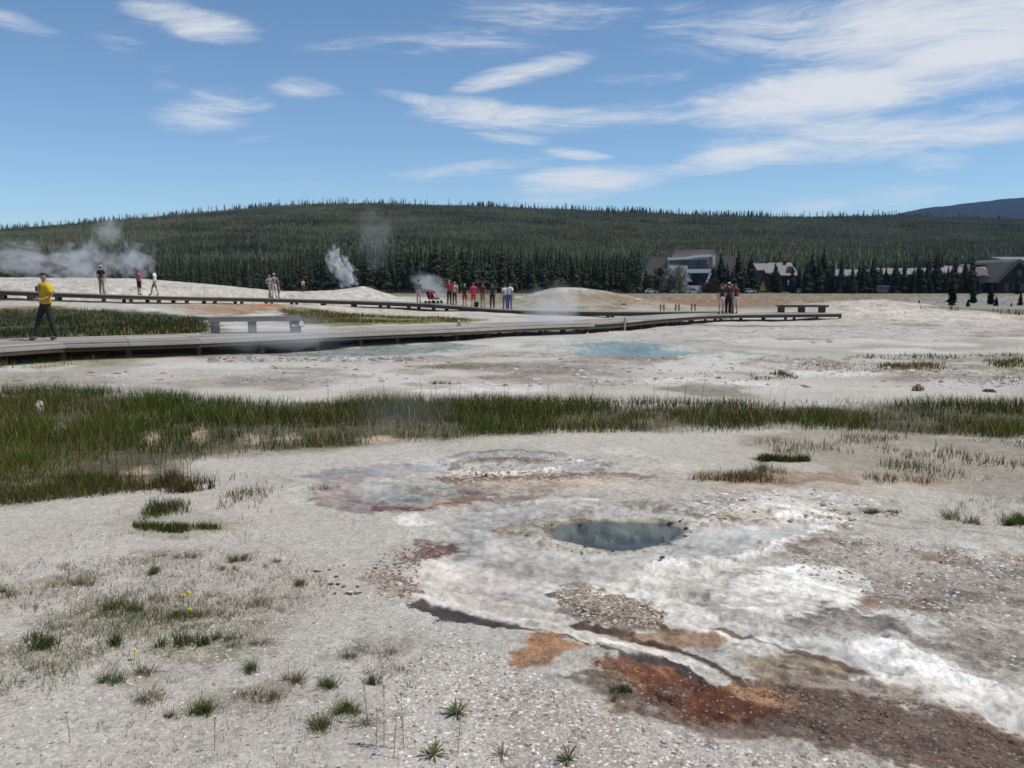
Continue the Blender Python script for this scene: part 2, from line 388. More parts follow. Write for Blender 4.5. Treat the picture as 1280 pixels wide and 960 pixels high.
poly([(566, 585), (590, 577), (640, 576), (680, 580), (676, 588), (620, 592), (580, 592)], (.40, .385, .35), .05, .05, .95, .4, .1, -.01)
line([(562, 586), (575, 579), (600, 576), (650, 575), (685, 579)], (.27, .225, .18), .05, .03, .10, .75, 0, .8, .012)
line([(570, 592), (620, 594), (680, 590), (700, 584), (720, 576)], WHT, .07, .03, .12, .95, 0, .5, .018)
poly([(702, 580), (735, 577), (755, 583), (742, 590), (690, 592)], (.35, .34, .33), .05, .08, .95, .75, 0)
line([(690, 574), (730, 574), (758, 581), (750, 590)], (.24, .2, .165), .05, .03, .12, .7, 0, 1)
line([(620, 565), (680, 570), (705, 568)], (.27, .26, .27), .06, .04, .1, .7, .6)
line([(640, 629), (690, 627), (745, 626)], WHT, .04, .02, .05, .9, 0, .2, .008)
line([(520, 612), (640, 622), (720, 621)], (.30, .215, .19), .05, .04, .14, .6, 0, .8)
poly([(490, 645), (525, 642), (545, 655), (510, 660)], WHT, .05, .08, .85, .1)
poly([(536, 590), (545, 579), (580, 569), (630, 566), (680, 568), (700, 574), (660, 574), (600, 577), (572, 583), (566, 591)], (.40, .395, .385), .03, .04, .95, .6, 0)
line([(545, 577), (580, 567), (640, 563.5), (690, 567), (706, 572)], (.25, .225, .2), .04, .03, .05, .85, .1, .6, .01)
line([(564, 588), (575, 580), (610, 575.5), (650, 575), (684, 579)], (.22, .18, .14), .05, .02, .05, .9, 0, .8, .02)
line([(568, 592), (610, 595), (660, 593), (690, 587)], (.64, .61, .56), .06, .02, .05, .95, 0, .5, .02)
poly([(586, 588), (610, 580), (655, 580), (672, 584), (640, 590), (605, 591)], (.36, .345, .305), .03, .03, .9, .3, .2, -.01)
line([(556, 597.5), (620, 599), (700, 596), (748, 592)], (.21, .15, .11), .05, .03, .06, .85, 0, .8, .01)
# -- the big wet grey flat round the spring
poly([(515, 730), (545, 690), (560, 655), (600, 636), (660, 627), (740, 627), (790, 634), (900, 630), (1000, 650), (1040, 660), (1000, 690), (930, 715), (840, 735), (760, 745), (700, 770), (620, 765), (550, 752)], (.42, .40, .365), .10, .14, .97, .55, .05, -.01)
poly([(620, 638), (740, 632), (760, 642), (690, 654), (640, 668), (600, 690), (560, 690), (575, 655)], (.385, .37, .355), .12, .12, .8, .6, 0)
line([(650, 656), (690, 650), (720, 640), (790, 632), (860, 634), (920, 650)], (.26, .205, .15), .07, .04, .16, .55, 0, 1, .012)
line([(625, 662), (640, 658), (640, 668), (625, 670)], (.36, .27, .2), .05, .04, .1, .6, 0, .5)
poly([(656, 668), (675, 652), (720, 645), (830, 646), (868, 655), (862, 676), (800, 693), (740, 694), (680, 684)], (.40, .365, .30), .05, .10, .9, .1, .5, .02)
poly([(810, 682), (868, 668), (960, 662), (1005, 662), (990, 676), (900, 697), (830, 702)], (.395, .40, .375), .05, .06, .95, .75, 0, -.005)
poly([(682, 662), (698, 654), (735, 651), (775, 650), (822, 651.5), (854, 656), (862, 664), (850, 674), (824, 682), (792, 689), (760, 690), (726, 683), (693, 675)], (.235, .23, .195), .04, .06, 1, 0, 0, -.085, .14)
poly([(705, 664), (725, 658), (775, 655.5), (825, 658), (842, 664), (822, 673), (790, 679), (760, 680), (722, 674)], (.098, .104, .098), .10, .12, .95, 0, 0, -.05)
# -- rough crust on the right of the spring
poly([(870, 618), (1000, 612), (1100, 625), (1050, 650), (980, 655), (900, 640), (850, 630)], (.55, .52, .485), .10, .25, .75, 0, .8)
poly([(860, 640), (930, 636), (1000, 648), (970, 660), (880, 655)], (.42, .36, .30), .08, .2, .8, 0, 1, .02)
line([(870, 650), (930, 657), (1000, 654), (1060, 662)], (.16, .11, .08), .025, .02, .10, .7, 0, .5, .01)
line([(900, 640), (960, 645), (985, 640)], (.2, .15, .11), .02, .02, .10, .6, 0, .5, .01)
line([(980, 650), (1035, 650), (1030, 664), (985, 682), (940, 694), (890, 706), (820, 708)], WHT, .10, .04, .14, .95, 0, .5, .02)
line([(960, 634), (1010, 640), (1060, 655)], WHT, .07, .04, .1, .8, 0, .4)
poly([(985, 690), (1010, 668), (1060, 672), (1120, 690), (1290, 700), (1400, 720), (1400, 880), (1280, 850), (1180, 800), (1100, 760), (1090, 740), (1000, 712)], (.335, .30, .265), .12, .30, .9, 0, 1.0)
line([(990, 690), (1050, 682), (1120, 690), (1200, 702)], (.22, .16, .115), .07, .04, .16, .75, 0, 1, .015)
line([(1040, 676), (1110, 684), (1180, 700), (1280, 706)], (.42, .30, .2), .05, .04, .14, .6, 0, 1)
line([(1080, 740), (1060, 752), (1110, 755), (1170, 758)], (.22, .13, .09), .10, .06, .12, .8, 0, .9)
poly([(1190, 680), (1240, 690), (1235, 702), (1200, 704)], WHT, .05, .12, .7)
poly([(1080, 760), (1120, 752), (1160, 765), (1170, 788), (1130, 790)], (.41, .36, .30), .05, .1, .8)
poly([(1290, 740), (1200, 745), (1180, 770), (1290, 790)], (.37, .325, .28), .08, .25, .7, 0, 1)
# -- white sheets
poly([(900, 745), (925, 720), (980, 703), (1050, 712), (1095, 742), (1060, 762), (980, 780), (900, 770)], (.80, .77, .72), .05, .14, .95, .1, .35, .01)
poly([(800, 712), (880, 704), (960, 700), (900, 740), (840, 745), (780, 730)], (.60, .565, .51), .06, .18, .8, .1, .4)
line([(1065, 775), (1100, 770), (1150, 778), (1165, 790)], (.74, .71, .66), .06, .03, .08, .9, 0, .4, .01)
poly([(985, 780), (1070, 765), (1120, 790), (1060, 800), (1000, 795)], (.27, .235, .21), .06, .15, .75, 0, 1)
poly([(690, 745), (760, 725), (860, 745), (920, 775), (990, 795), (1080, 800), (1180, 830), (1290, 880), (1400, 930), (1400, 965), (1290, 920), (1200, 885), (1130, 868), (1030, 845), (940, 815), (880, 792), (800, 790), (740, 785)], (.68, .645, .59), .05, .10, .95, .25, .15, -.012)
poly([(1040, 812), (1120, 800), (1200, 830), (1270, 862), (1240, 866), (1130, 838)], (.82, .79, .74), .04, .10, .9, .1, .4, .006)
poly([(960, 806), (1040, 800), (1100, 832), (1050, 836)], (.50, .49, .475), .05, .1, .7, .4, 0)
poly([(1050, 800), (1100, 800), (1130, 830), (1180, 846), (1120, 840), (1080, 826)], (.63, .62, .60), .04, .1, .7)
line([(1020, 838), (1110, 842), (1180, 838)], (.24, .2, .17), .03, .02, .08, .6, 0, .6)
# -- left outflow: cream sheet, dark rim, orange mats
poly([(505, 700), (540, 690), (600, 715), (700, 725), (760, 745), (720, 765), (700, 778), (760, 800), (700, 793), (640, 776), (570, 765), (515, 742)], (.53, .485, .435), .06, .10, .95, .15, .15)
poly([(640, 722), (720, 735), (740, 745), (690, 752), (600, 740), (560, 725)], (.57, .545, .52), .06, .12, .75, .1, .2)
line([(500, 728), (520, 748), (580, 762), (640, 770), (700, 780)], WHT, .05, .04, .08, .7, .1, .2)
poly([(490, 700), (520, 683), (560, 683), (568, 692), (530, 698), (515, 708)], (.19, .105, .085), .05, .14, .92, .1, 1)
line([(520, 676), (545, 680), (572, 688)], (.2, .12, .1), .03, .03, .08, .7, 0, .7)
poly([(450, 718), (490, 712), (520, 735), (505, 750), (470, 740)], (.32, .265, .215), .05, .14, .85, 0, 1)
line([(500, 720), (512, 735), (520, 742)], (.17, .13, .11), .03, .02, .06, .7, 0, .6)
line([(520, 755), (560, 768), (600, 776), (640, 782), (690, 788), (735, 804)], (.066, .054, .048), .065, .025, .05, 1.0, .35, .5, -.01)
line([(560, 774), (620, 780), (680, 786)], (.06, .055, .055), .055, .03, .06, .95, .5, .3)
poly([(640, 796), (690, 788), (735, 806), (742, 813), (700, 826), (655, 833), (628, 826)], (.285, .15, .075), .04, .09, .95, 0, .9)
poly([(640, 818), (700, 808), (720, 815), (660, 832)], (.24, .155, .10), .04, .10, .7, 0, 1)
poly([(690, 742), (730, 733), (790, 745), (835, 768), (825, 785), (780, 790), (735, 775), (700, 755)], (.265, .215, .175), .05, .12, .92, 0, 1, .02)
line([(690, 742), (720, 752), (745, 765)], (.11, .095, .09), .03, .02, .08, .8, 0, .8)
poly([(745, 783), (790, 793), (850, 788), (900, 784), (918, 800), (875, 815), (815, 812), (775, 800)], (.36, .235, .15), .035, .06, .95, .15, .3)
line([(728, 778), (760, 790), (800, 803), (850, 815), (885, 838), (910, 855)], (.12, .075, .055), .04, .02, .05, .9, .3, .4)
poly([(860, 812), (930, 806), (990, 812), (960, 832), (905, 835)], (.60, .575, .545), .03, .09, .85, 0, .5)
poly([(930, 826), (985, 815), (1060, 835), (1010, 850), (950, 848)], (.40, .315, .215), .035, .07, .9, .1, .3)
line([(900, 786), (945, 800), (985, 812), (1040, 828), (1075, 842)], (.17, .11, .085), .022, .012, .03, .9, .2, .2)
poly([(720, 828), (745, 818), (800, 816), (850, 828), (885, 850), (940, 858), (1010, 868), (1030, 880), (975, 900), (900, 908), (835, 902), (795, 875), (770, 852), (735, 842)], (.155, .065, .038), .035, .07, .97, .15, .8, -.008)
poly([(835, 838), (880, 850), (1000, 862), (1060, 872), (1120, 885), (1060, 900), (960, 912), (870, 918), (815, 905), (800, 885)], (.125, .072, .052), .04, .09, .75, .2, .8)
poly([(770, 822), (830, 827), (880, 845), (870, 852), (820, 842)], (.09, .085, .095), .03, .06, .8, .5, .3)
for (a, b, c, d_) in ((810, 832, 842, 850), (830, 833, 862, 850), (790, 836, 815, 852), (845, 875, 895, 868)):
    line([(a, b), (c, d_)], (.42, .16, .045), .025, .02, .05, .85, .1, .4)
line([(745, 838), (790, 850), (800, 858)], (.40, .20, .08), .03, .03, .07, .7)
line([(835, 895), (880, 900), (940, 897), (985, 884)], (.42, .21, .05), .04, .04, .07, .8, .1, .4)
line([(860, 880), (920, 880), (960, 888)], (.26, .075, .025), .045, .04, .08, .8, .1, .4)
poly([(900, 858), (960, 862), (1010, 872), (985, 880), (930, 872)], (.42, .25, .14), .03, .05, .85, .3, .2)
poly([(815, 868), (845, 860), (860, 872), (835, 880)], (.46, .42, .38), .02, .06, .85, 0, .8, .02)
poly([(740, 870), (800, 868), (815, 890), (770, 905), (745, 890)], (.41, .36, .30), .04, .08, .7, 0, .7)
poly([(1000, 862), (1060, 866), (1140, 884), (1200, 900), (1290, 930), (1400, 950), (1400, 1010), (1230, 970), (1120, 930), (1020, 905), (960, 905)], (.175, .125, .10), .06, .14, .85, .1, .9)
poly([(1060, 905), (1150, 915), (1280, 950), (1300, 985), (1180, 965), (1080, 935)], (.155, .13, .105), .06, .14, .75, 0, 1)
poly([(1000, 840), (1080, 850), (1150, 868), (1130, 885), (1040, 868), (980, 858)], (.285, .215, .165), .05, .14, .75, 0, .9)
poly([(1170, 885), (1240, 905), (1290, 925), (1260, 930), (1180, 905)], (.20, .10, .06), .04, .1, .75, 0, .9)
poly([(1145, 905), (1180, 908), (1175, 920), (1150, 920)], WHT, .03, .08, .7)
poly([(1000, 900), (1060, 900), (1050, 920), (1000, 918)], (.5, .47, .44), .04, .14, .6)
poly([(870, 918), (905, 915), (920, 935), (880, 938)], (.62, .6, .57), .03, .10, .7)
poly([(600, 850), (740, 845), (830, 905), (1000, 915), (1100, 940), (1200, 975), (1000, 1000), (700, 1000), (640, 900)], (.375, .33, .285), .10, .25, .6, 0, 1)
poly([(680, 832), (735, 826), (790, 856), (800, 868), (740, 858)], (.49, .455, .41), .04, .12, .8, 0, .7)
line([(735, 845), (800, 885), (880, 912), (1000, 915), (1100, 935), (1290, 990)], (.13, .085, .062), .10, .05, .14, .8, .1, .9)
poly([(985, 880), (1040, 862), (1090, 875), (1180, 900), (1290, 940), (1290, 985), (1150, 950), (1040, 925)], (.12, .085, .068), .05, .14, .85, .15, .9)
poly([(790, 838), (850, 845), (900, 862), (980, 872), (1000, 884), (950, 896), (880, 900), (840, 890), (805, 866)], (.115, .04, .024), .04, .08, .85, .15, .7)
for (a, b, c, d_, o_) in ((150, 775, 110, 18, .55), (60, 812, 90, 20, .55), (240, 805, 70, 20, .5), (300, 800, 50, 30, .4), (330, 868, 60, 16, .4), (420, 880, 40, 22, .4), (470, 805, 60, 22, .45), (220, 700, 50, 14, .35), (90, 735, 50, 14, .4), (350, 745, 40, 22, .35), (20, 860, 60, 14, .45), (190, 850, 60, 16, .35), (480, 900, 40, 30, .3), (210, 655, 90, 14, .35)):
    poly([(a - c, b), (a - c * .7, b - d_ * .7), (a, b - d_), (a + c * .7, b - d_ * .7), (a + c, b), (a + c * .7, b + d_ * .7), (a, b + d_), (a - c * .7, b + d_ * .7)], (.235, .215, .14), .10, .22, o_, 0, 1)
line([(752, 812), (800, 823), (845, 832), (878, 848)], (.075, .065, .066), .035, .016, .04, .9, .4, .2)
line([(800, 806), (850, 817), (890, 834), (925, 858)], (.10, .06, .045), .030, .014, .03, .92, .3, .3)
line([(985, 882), (930, 870), (905, 856)], (.46, .27, .15), .035, .03, .05, .85, .3, .2)
_sp = [(682, 662), (698, 654), (735, 651), (775, 650), (822, 651.5), (854, 656), (862, 664), (850, 674), (824, 682), (792, 689), (760, 690), (726, 683), (693, 675), (682, 662)]
line(_sp, (.21, .18, .14), .028, .018, .05, .85, .2, .5, .006)
# the thin pale stream that crosses the mats
line([(735, 800), (775, 806), (815, 815), (850, 824)], (.78, .71, .62), .034, .014, .015, 1, .3, 0, -.006)
line([(845, 822), (880, 838), (902, 852)], (.80, .74, .66), .046, .014, .012, 1, .3, 0, -.006)
line([(660, 779), (700, 787), (740, 800)], (.58, .53, .46), .06, .03, .04, .9, .3, 0)

poly([(706, 442), (742, 434), (712, 431), (742, 428.3), (775, 427.6), (810, 429), (832, 431), (818, 434), (848, 437), (868, 440), (842, 443), (800, 444.2), (740, 444.6)], (.33, .355, .33), .5, .7, .9, .3, 0, -.07)
poly([(722, 441), (752, 434), (775, 429), (808, 430.5), (822, 433), (815, 436), (846, 439.5), (800, 442.5), (745, 442.6)], (.19, .215, .235), .4, .6, .97, 0, 0, -.10)
poly([(310, 443.5), (345, 438), (420, 433), (500, 431), (555, 429.5), (578, 431.5), (555, 436), (515, 441), (430, 444.5), (350, 446)], (.31, .32, .30), .5, .8, .9, .3, 0, -.05)
def polyseg(pts):
    return np.array([g(u, v) for (u, v) in pts])
SPRQ = polyseg([(682, 662), (698, 654), (735, 651), (775, 650), (822, 651.5), (854, 656), (862, 664), (850, 674), (824, 682), (792, 689), (760, 690), (726, 683), (693, 675)])
MINQ = polyseg([(330, 585), (480, 566), (760, 556), (1000, 610), (1300, 640), (1500, 700), (1500, 1000), (1150, 985), (780, 930), (700, 860), (600, 800), (500, 760), (470, 700), (480, 655), (360, 640)])
_f = polyseg([(560, 745), (1280, 905)]); _f = _f[1] - _f[0]; _f = _f / np.hypot(*_f); FLOWD = (float(_f[0]), float(_f[1]))
for i, e in enumerate(P_):
    P_[i] = (e[0], polyseg(e[1])) + tuple(e[2:])

def seg_dist(x, y, a, b):
    ex, ey = b - a; wx = x - a[0]; wy = y - a[1]
    q = np.clip((wx * ex + wy * ey) / max(ex * ex + ey * ey, 1e-9), 0, 1)
    return (wx - ex * q) ** 2 + (wy - ey * q) ** 2
def sdf(kind, Q, w, x, y):
    n = len(Q); d = np.full(x.shape, 1e12); sg = np.zeros(x.shape, bool)
    for i in range(n if kind == 'p' else n - 1):
        a, b = Q[i], Q[(i + 1) % n]
        d = np.minimum(d, seg_dist(x, y, a, b))
        if kind == 'p':
            c = ((a[1] > y) != (b[1] > y)) & (x < (b[0] - a[0]) * (y - a[1]) / (b[1] - a[1] + 1e-12) + a[0])
            sg ^= c
    d = np.sqrt(d)
    return np.where(sg, -d, d) if kind == 'p' else d - w

def paint(x, y, heights_only=False):
    """height, colour, wetness and gravel amount of the ground at x, y"""
    n = len(x); z = H0(x, y) + trough(x, y)
    r = np.hypot(x, y)
    fa = fbm(x, y, 2.2, 5, 3); fb = fbm(x, y, 0.45, 4, 5)
    near = 1 - sstep(16, 40, r)
    # crusty relief and flow streaks of the run-off area
    MI = np.zeros(n); J = np.nonzero((r < 14) & (y > 2.5) & (x > -3) & (x < 7))[0]
    st = np.zeros(n)
    if len(J):
        MI[J] = 1 - sstep(-.3, .25, sdf('p', MINQ, 0, x[J], y[J]) + .8 * fbm(x[J], y[J], 1.6, 3, 131))
        ca, sa = FLOWD; p_ = x[J] * ca + y[J] * sa; q_ = -x[J] * sa + y[J] * ca + .10 * fbm(x[J], y[J], 1.2, 3, 133)
        MI[J] *= 1 - .65 * sstep(7.2, 9, y[J])
        st[J] = fbm(p_ * .9, q_ * 7, 1.0, 5, 135, .62) * MI[J]
        rg_ = 1 - np.abs(fbm(x[J], y[J], 2.6, 5, 137, .6)) * 5; rg2_ = 1 - np.abs(fbm(x[J], y[J], 8, 4, 139, .6)) * 5
        MI[J] *= sstep(-.02, .15, sdf('p', SPRQ, 0, x[J], y[J]))
        z[J] += MI[J] * (.016 * np.clip(rg_, -1, 1) + .007 * np.clip(rg2_, -1, 1) + .020 * st[J])
        rim_ = np.clip(rg_, 0, 1) ** 4
    z = z + 0.035 * fbm(x, y, .35, 3, 11) * sstep(2, 6, r) + near * (.022 * fa + .008 * fbm(x, y, 14, 3, 21)) + sstep(16, 40, r) * .16 * fb
    big = fbm(x, y, .25, 4, 31); mid = fbm(x, y, 1.3, 4, 33)
    col = np.empty((n, 3)); base = np.array(GRV)
    col[:] = base * (1 + .22 * big + .20 * mid)[:, None]
    fz = sstep(13, 20, r)
    brn = sstep(.0, .22, fbm(x, y, .7, 4, 41) * (1 - fz) + fbm(x, y, .32, 5, 43, .7) * fz) * (.30 + .35 * fz)
    col = col * (1 - brn[:, None]) + (np.array((.38, .325, .265)) * (1 - fz)[:, None] + np.array((.29, .265, .235)) * fz[:, None]) * brn[:, None]
    wh = sstep(.06, .2, fbm(x, y, .45, 4, 47)) * fz * .6
    col = col * (1 - wh[:, None]) + np.array((.58, .56, .53)) * wh[:, None]
    fz2 = sstep(56, 90, y)
    tn = np.array((.235, .205, .14))[None] * (1 + .9 * fbm(x, y, .05, 4, 48))[:, None]
    col = col * (1 - .8 * fz2[:, None]) + tn * (.8 * fz2[:, None])
    wet = np.zeros(n); grav = np.ones(n) * .8
    fine = .7 * fa + .5 * fbm(x, y, 9, 4, 7)
    coarse = .7 * fb + .6 * fbm(x, y, 1.5, 4, 9)
    WF = (fbm(x, y, 3.0, 4, 51), fbm(x, y, 3.0, 4, 57)); WC = (fbm(x, y, .5, 4, 61), fbm(x, y, .5, 4, 67))
    hole = fbm(x, y, 6.0, 5, 71); nq = fbm(x, y, 22, 3, 73)
    for (kind, Q, c, soft, na, op, wt, gv, dh, w, ds) in P_:
        if heights_only and dh == 0: continue
        m = soft * 2 + na + w + (ds or 0)
        lo = Q.min(0) - m; hi = Q.max(0) + m
        I = np.nonzero((x > lo[0]) & (x < hi[0]) & (y > lo[1]) & (y < hi[1]))[0]
        if len(I) == 0: continue
        far_ = na > .3
        wa, wb = ((WC if far_ else WF))
        k_ = na * (.6 if ds else (3.0 if far_ else 1.7))
        s = sdf(kind, Q, w, x[I] + wa[I] * k_, y[I] + wb[I] * k_)
        nz = (coarse if far_ else fine)[I] + 1.0 * st[I]
        s = s + nz * na * (.8 if ds else 2.0) + nq[I] * min(na, .12) * 1.2 * (0 if ds else 1)
        sf = soft * ((.6 + 1.6 * np.clip(mid[I] + .5, 0, 1)) * (1 if far_ else .55)) if not ds else soft
        a = (1 - sstep(-sf, sf, s))
        if dh: z[I] += dh * ((1 - sstep(-ds, 0.02, s)) if ds else a)
        a = a * op * (1 if ds else np.clip(1.12 - 1.5 * np.clip(hole[I] - .06, 0, 1) * (1.3 if (gv or 0) > .5 else .7), 0, 1))
        cc = np.array(c)[None, :] * (1 + 1.1 * fine[I] + .6 * mid[I] + .7 * nq[I] + 1.1 * st[I])[:, None]
        col[I] = col[I] * (1 - a[:, None]) + cc * a[:, None]
        wet[I] = wet[I] * (1 - a) + wt * a
        if gv is not None: grav[I] = grav[I] * (1 - a) + (.18 + .82 * gv) * a
    if not heights_only:
        if len(J):
            pal = (MI[J] * np.clip(rim_, 0, 1) * .28 * sstep(.2, .4, col[J].mean(1)))[:, None]
            col[J] = col[J] * (1 - pal) + np.array((.66, .63, .58)) * pal
            dk = (MI[J] * sstep(.10, .24, st[J]) * .38)[:, None]; col[J] = col[J] * (1 - dk) + np.array((.20, .165, .13)) * dk
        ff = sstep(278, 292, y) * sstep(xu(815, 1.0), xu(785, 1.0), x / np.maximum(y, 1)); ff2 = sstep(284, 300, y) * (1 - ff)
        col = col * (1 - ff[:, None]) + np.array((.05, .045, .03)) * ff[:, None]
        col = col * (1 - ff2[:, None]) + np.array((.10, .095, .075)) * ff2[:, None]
        col = col * np.array((.945, .93, .90))
    return z, np.clip(col, .01, .85), wet, grav
def ground_z(x, y):
    x = np.atleast_1d(np.asarray(x, float)); y = np.atleast_1d(np.asarray(y, float))
    return paint(x, y, True)[0]
def gz(x, y): return float(ground_z([x], [y])[0])

# ---------------------------------------------------------------- ground sheet
def rows():
    a = list(np.geomspace(.5, 2.6, 14))
    vv = np.arange(1060, 420, -1.15)
    b = [CAMZ * FPX / (v - 346) for v in vv]
    c = list(np.geomspace(b[-1], 130, 190))[1:]
    d = list(np.geomspace(130, 9000, 50))[1:]
    return np.array(a + [q for q in b if q > 2.62] + c + d)
rr = rows()
ta = np.linspace(-.72, .72, 900)
ang = np.concatenate([np.linspace(-math.pi, -math.atan(.72), 34)[:-1], np.arctan(ta), np.linspace(math.atan(.72), math.pi, 34)[1:-1]])
nr, na_ = len(rr), len(ang)
A, RR = np.meshgrid(ang, rr)
X = (RR * np.sin(A)).ravel(); Y = (RR * np.cos(A)).ravel()
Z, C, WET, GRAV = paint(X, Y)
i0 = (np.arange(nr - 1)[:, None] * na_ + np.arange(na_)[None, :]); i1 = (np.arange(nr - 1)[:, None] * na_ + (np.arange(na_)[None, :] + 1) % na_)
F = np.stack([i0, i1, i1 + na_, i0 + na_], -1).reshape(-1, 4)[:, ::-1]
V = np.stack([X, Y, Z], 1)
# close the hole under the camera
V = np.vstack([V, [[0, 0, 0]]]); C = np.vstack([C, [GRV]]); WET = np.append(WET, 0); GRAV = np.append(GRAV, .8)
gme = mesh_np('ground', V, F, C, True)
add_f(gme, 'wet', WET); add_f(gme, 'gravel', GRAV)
gm = bpy.data.materials.new('sinter_ground'); gm.use_nodes = True
t = NT(gm.node_tree); b = t.n['Principled BSDF']
tc = t.new('ShaderNodeTexCoord'); P = tc.outputs['Object']
ac = t.new('ShaderNodeAttribute', attribute_name='Col').outputs[0]
aw = t.new('ShaderNodeAttribute', attribute_name='wet').outputs['Fac']
ag = t.new('ShaderNodeAttribute', attribute_name='gravel').outputs['Fac']
nA = t.noise(P, 55, 4, .65); nB = t.noise(P, 9, 5, .6); nC = t.noise(P, 160, 3, .6)
vor = t.new('ShaderNodeTexVoronoi'); t.set(vor.inputs['Vector'], P); vor.inputs['Scale'].default_value = 48
sep = t.new('ShaderNodeSeparateColor'); t.l.new(vor.outputs['Color'], sep.inputs[0])
val = t.math('ADD', 1.0, t.math('MULTIPLY', t.math('SUBTRACT', nB, .5), .55))
val = t.math('ADD', val, t.math('MULTIPLY', ag, t.math('MULTIPLY', t.math('SUBTRACT', nA, .5), 1.3)))
val = t.math('ADD', val, t.math('MULTIPLY', ag, t.math('MULTIPLY', t.math('SUBTRACT', sep.outputs[0], .5), .42)))
inv = t.math('SUBTRACT', 1.0, ag)
rg = t.math('ABSOLUTE', t.math('SUBTRACT', t.noise(P, 5, 6, .66, .8), .5))
rg2 = t.math('ABSOLUTE', t.math('SUBTRACT', t.noise(P, 17, 5, .66, .5), .5))
val = t.math('ADD', val, t.math('MULTIPLY', inv, t.math('MULTIPLY', t.math('SUBTRACT', rg, .07), 1.2)))
crack = t.math('MULTIPLY', inv, t.math('SUBTRACT', 1.0, t.step(rg2, .0, .022)))
val = t.math('SUBTRACT', val, t.math('MULTIPLY', crack, .16))
hs = t.new('ShaderNodeHueSaturation'); t.set(hs.inputs['Color'], ac); t.set(hs.inputs['Value'], val)
speck = t.math('MULTIPLY', t.math('MULTIPLY', t.step(nA, .60, .70), t.step(nC, .42, .62)), t.math('MULTIPLY', ag, .62))
c1 = t.mix(speck, hs.outputs[0], (.15, .125, .11, 1))
pale = t.math('MULTIPLY', t.step(nC, .60, .74), t.math('MULTIPLY', ag, .35))
c1 = t.mix(pale, c1, (.66, .64, .61, 1))
t.l.new(c1, b.inputs['Base Color'])
t.set(b.inputs['Roughness'], t.math('SUBTRACT', .92, t.math('MULTIPLY', aw, .55)))
t.set(b.inputs['Specular IOR Level'], t.math('ADD', .12, t.math('MULTIPLY', aw, .22)))
bp = t.new('ShaderNodeBump'); bp.inputs['Distance'].default_value = .016
t.set(bp.inputs['Strength'], t.math('ADD', .22, t.math('MULTIPLY', ag, .63)))
t.set(bp.inputs['Height'], t.math('ADD', t.math('MULTIPLY', nA, 1.0), t.math('ADD', t.math('MULTIPLY', nC, .4), t.math('ADD', t.math('MULTIPLY', nB, .8), t.math('MULTIPLY', t.math('MULTIPLY', inv, rg2), 3.0)))))
t.l.new(bp.outputs[0], b.inputs['Normal'])
tag(obj('ground', gme, gm), kind='structure')
# ---------------------------------------------------------------- hills, forest
def ridge(v_tab, Yr):
    us = np.array([p[0] for p in v_tab], float); vs = np.array([p[1] for p in v_tab], float)
    xs = (us - 640) / FPX * Yr; zs = CAMZ + (346 - vs) / FPX * Yr
    return xs, zs
YR = 1500.0
RX, RZ = ridge([(-1600, 300), (-900, 306), (-300, 297), (-100, 294), (0, 290), (100, 282), (180, 276), (240, 270), (300, 265), (345, 260.5), (400, 258), (480, 257), (600, 260), (700, 264), (800, 268), (900, 272), (1000, 273), (1100, 272), (1180, 274), (1280, 277), (1500, 282), (2200, 296), (3000, 310)], YR)
def hill_z(x, y):
    zr = np.interp(x * (YR / np.maximum(y, 600)) ** .4, RX, RZ)
    q = np.clip((y - 330) / (YR - 330), 0, 3)
    s = np.where(q < 1, q ** 1.18, 1 - .5 * (q - 1) ** 1.3 - .15 * (q - 1))
    bumps = 26 * fbm(x, y, 1 / 420., 4, 81) * np.clip(q * 4, 0, 1) * np.clip((1 - q) * 3.0, 0.06, 1)
    return -5.5 + (zr + 5) * s + bumps
hx = np.linspace(-2600, 2800, 300); hy = np.concatenate([np.linspace(325, 1500, 120), np.linspace(1530, 2400, 12)])
HX, HY = np.meshgrid(hx, hy); HZ = hill_z(HX, HY)
n0 = len(hx); i0 = (np.arange(len(hy) - 1)[:, None] * n0 + np.arange(n0 - 1)[None, :]).ravel()
F = np.stack([i0, i0 + 1, i0 + 1 + n0, i0 + n0], 1)
m_hill = mat('forest_floor', (.045, .053, .028), .95, .05, .35, .03)
tag(obj('hill', mesh_np('hill', np.stack([HX.ravel(), HY.ravel(), HZ.ravel()], 1), F, None, True), m_hill), 'long forested hill behind the geyser basin', kind='structure')

YM = 4600.0
MX, MZ = ridge([(900, 330), (1040, 290), (1100, 270), (1140, 263), (1180, 257.5), (1240, 251), (1285, 247), (1400, 238), (1600, 232), (2000, 250), (2600, 300)], YM)
mx = np.linspace(MX[0], MX[-1], 420); my = np.linspace(3000, 6000, 60)
GX, GY = np.meshgrid(mx, my)
zr = np.interp(GX, MX, MZ); q = (GY - 3000) / (YM - 3000)
GZ = -5 + (zr + 5) * np.where(q < 1, np.clip(q, 0, 1) ** 1.1, 1 - .4 * (q - 1)) + 14 * fbm(GX, GY, 1 / 90., 4, 91) * np.clip(q * 2, 0, 1) + 40 * fbm(GX, GY, 1 / 700., 3, 93) * np.clip(q * 2, 0, 1) * np.clip((1 - q) * 3, 0.05, 1)
n0 = len(mx); i0 = (np.arange(len(my) - 1)[:, None] * n0 + np.arange(n0 - 1)[None, :]).ravel()
F = np.stack([i0, i0 + 1, i0 + 1 + n0, i0 + n0], 1)
m_mtn = mat('far_forest', (.010, .018, .018), .95, .03, .5, .02)
tag(obj('mountain', mesh_np('mountain', np.stack([GX.ravel(), GY.ravel(), GZ.ravel()], 1), F, None, True), m_mtn), 'distant blue mountain ridge', kind='structure')

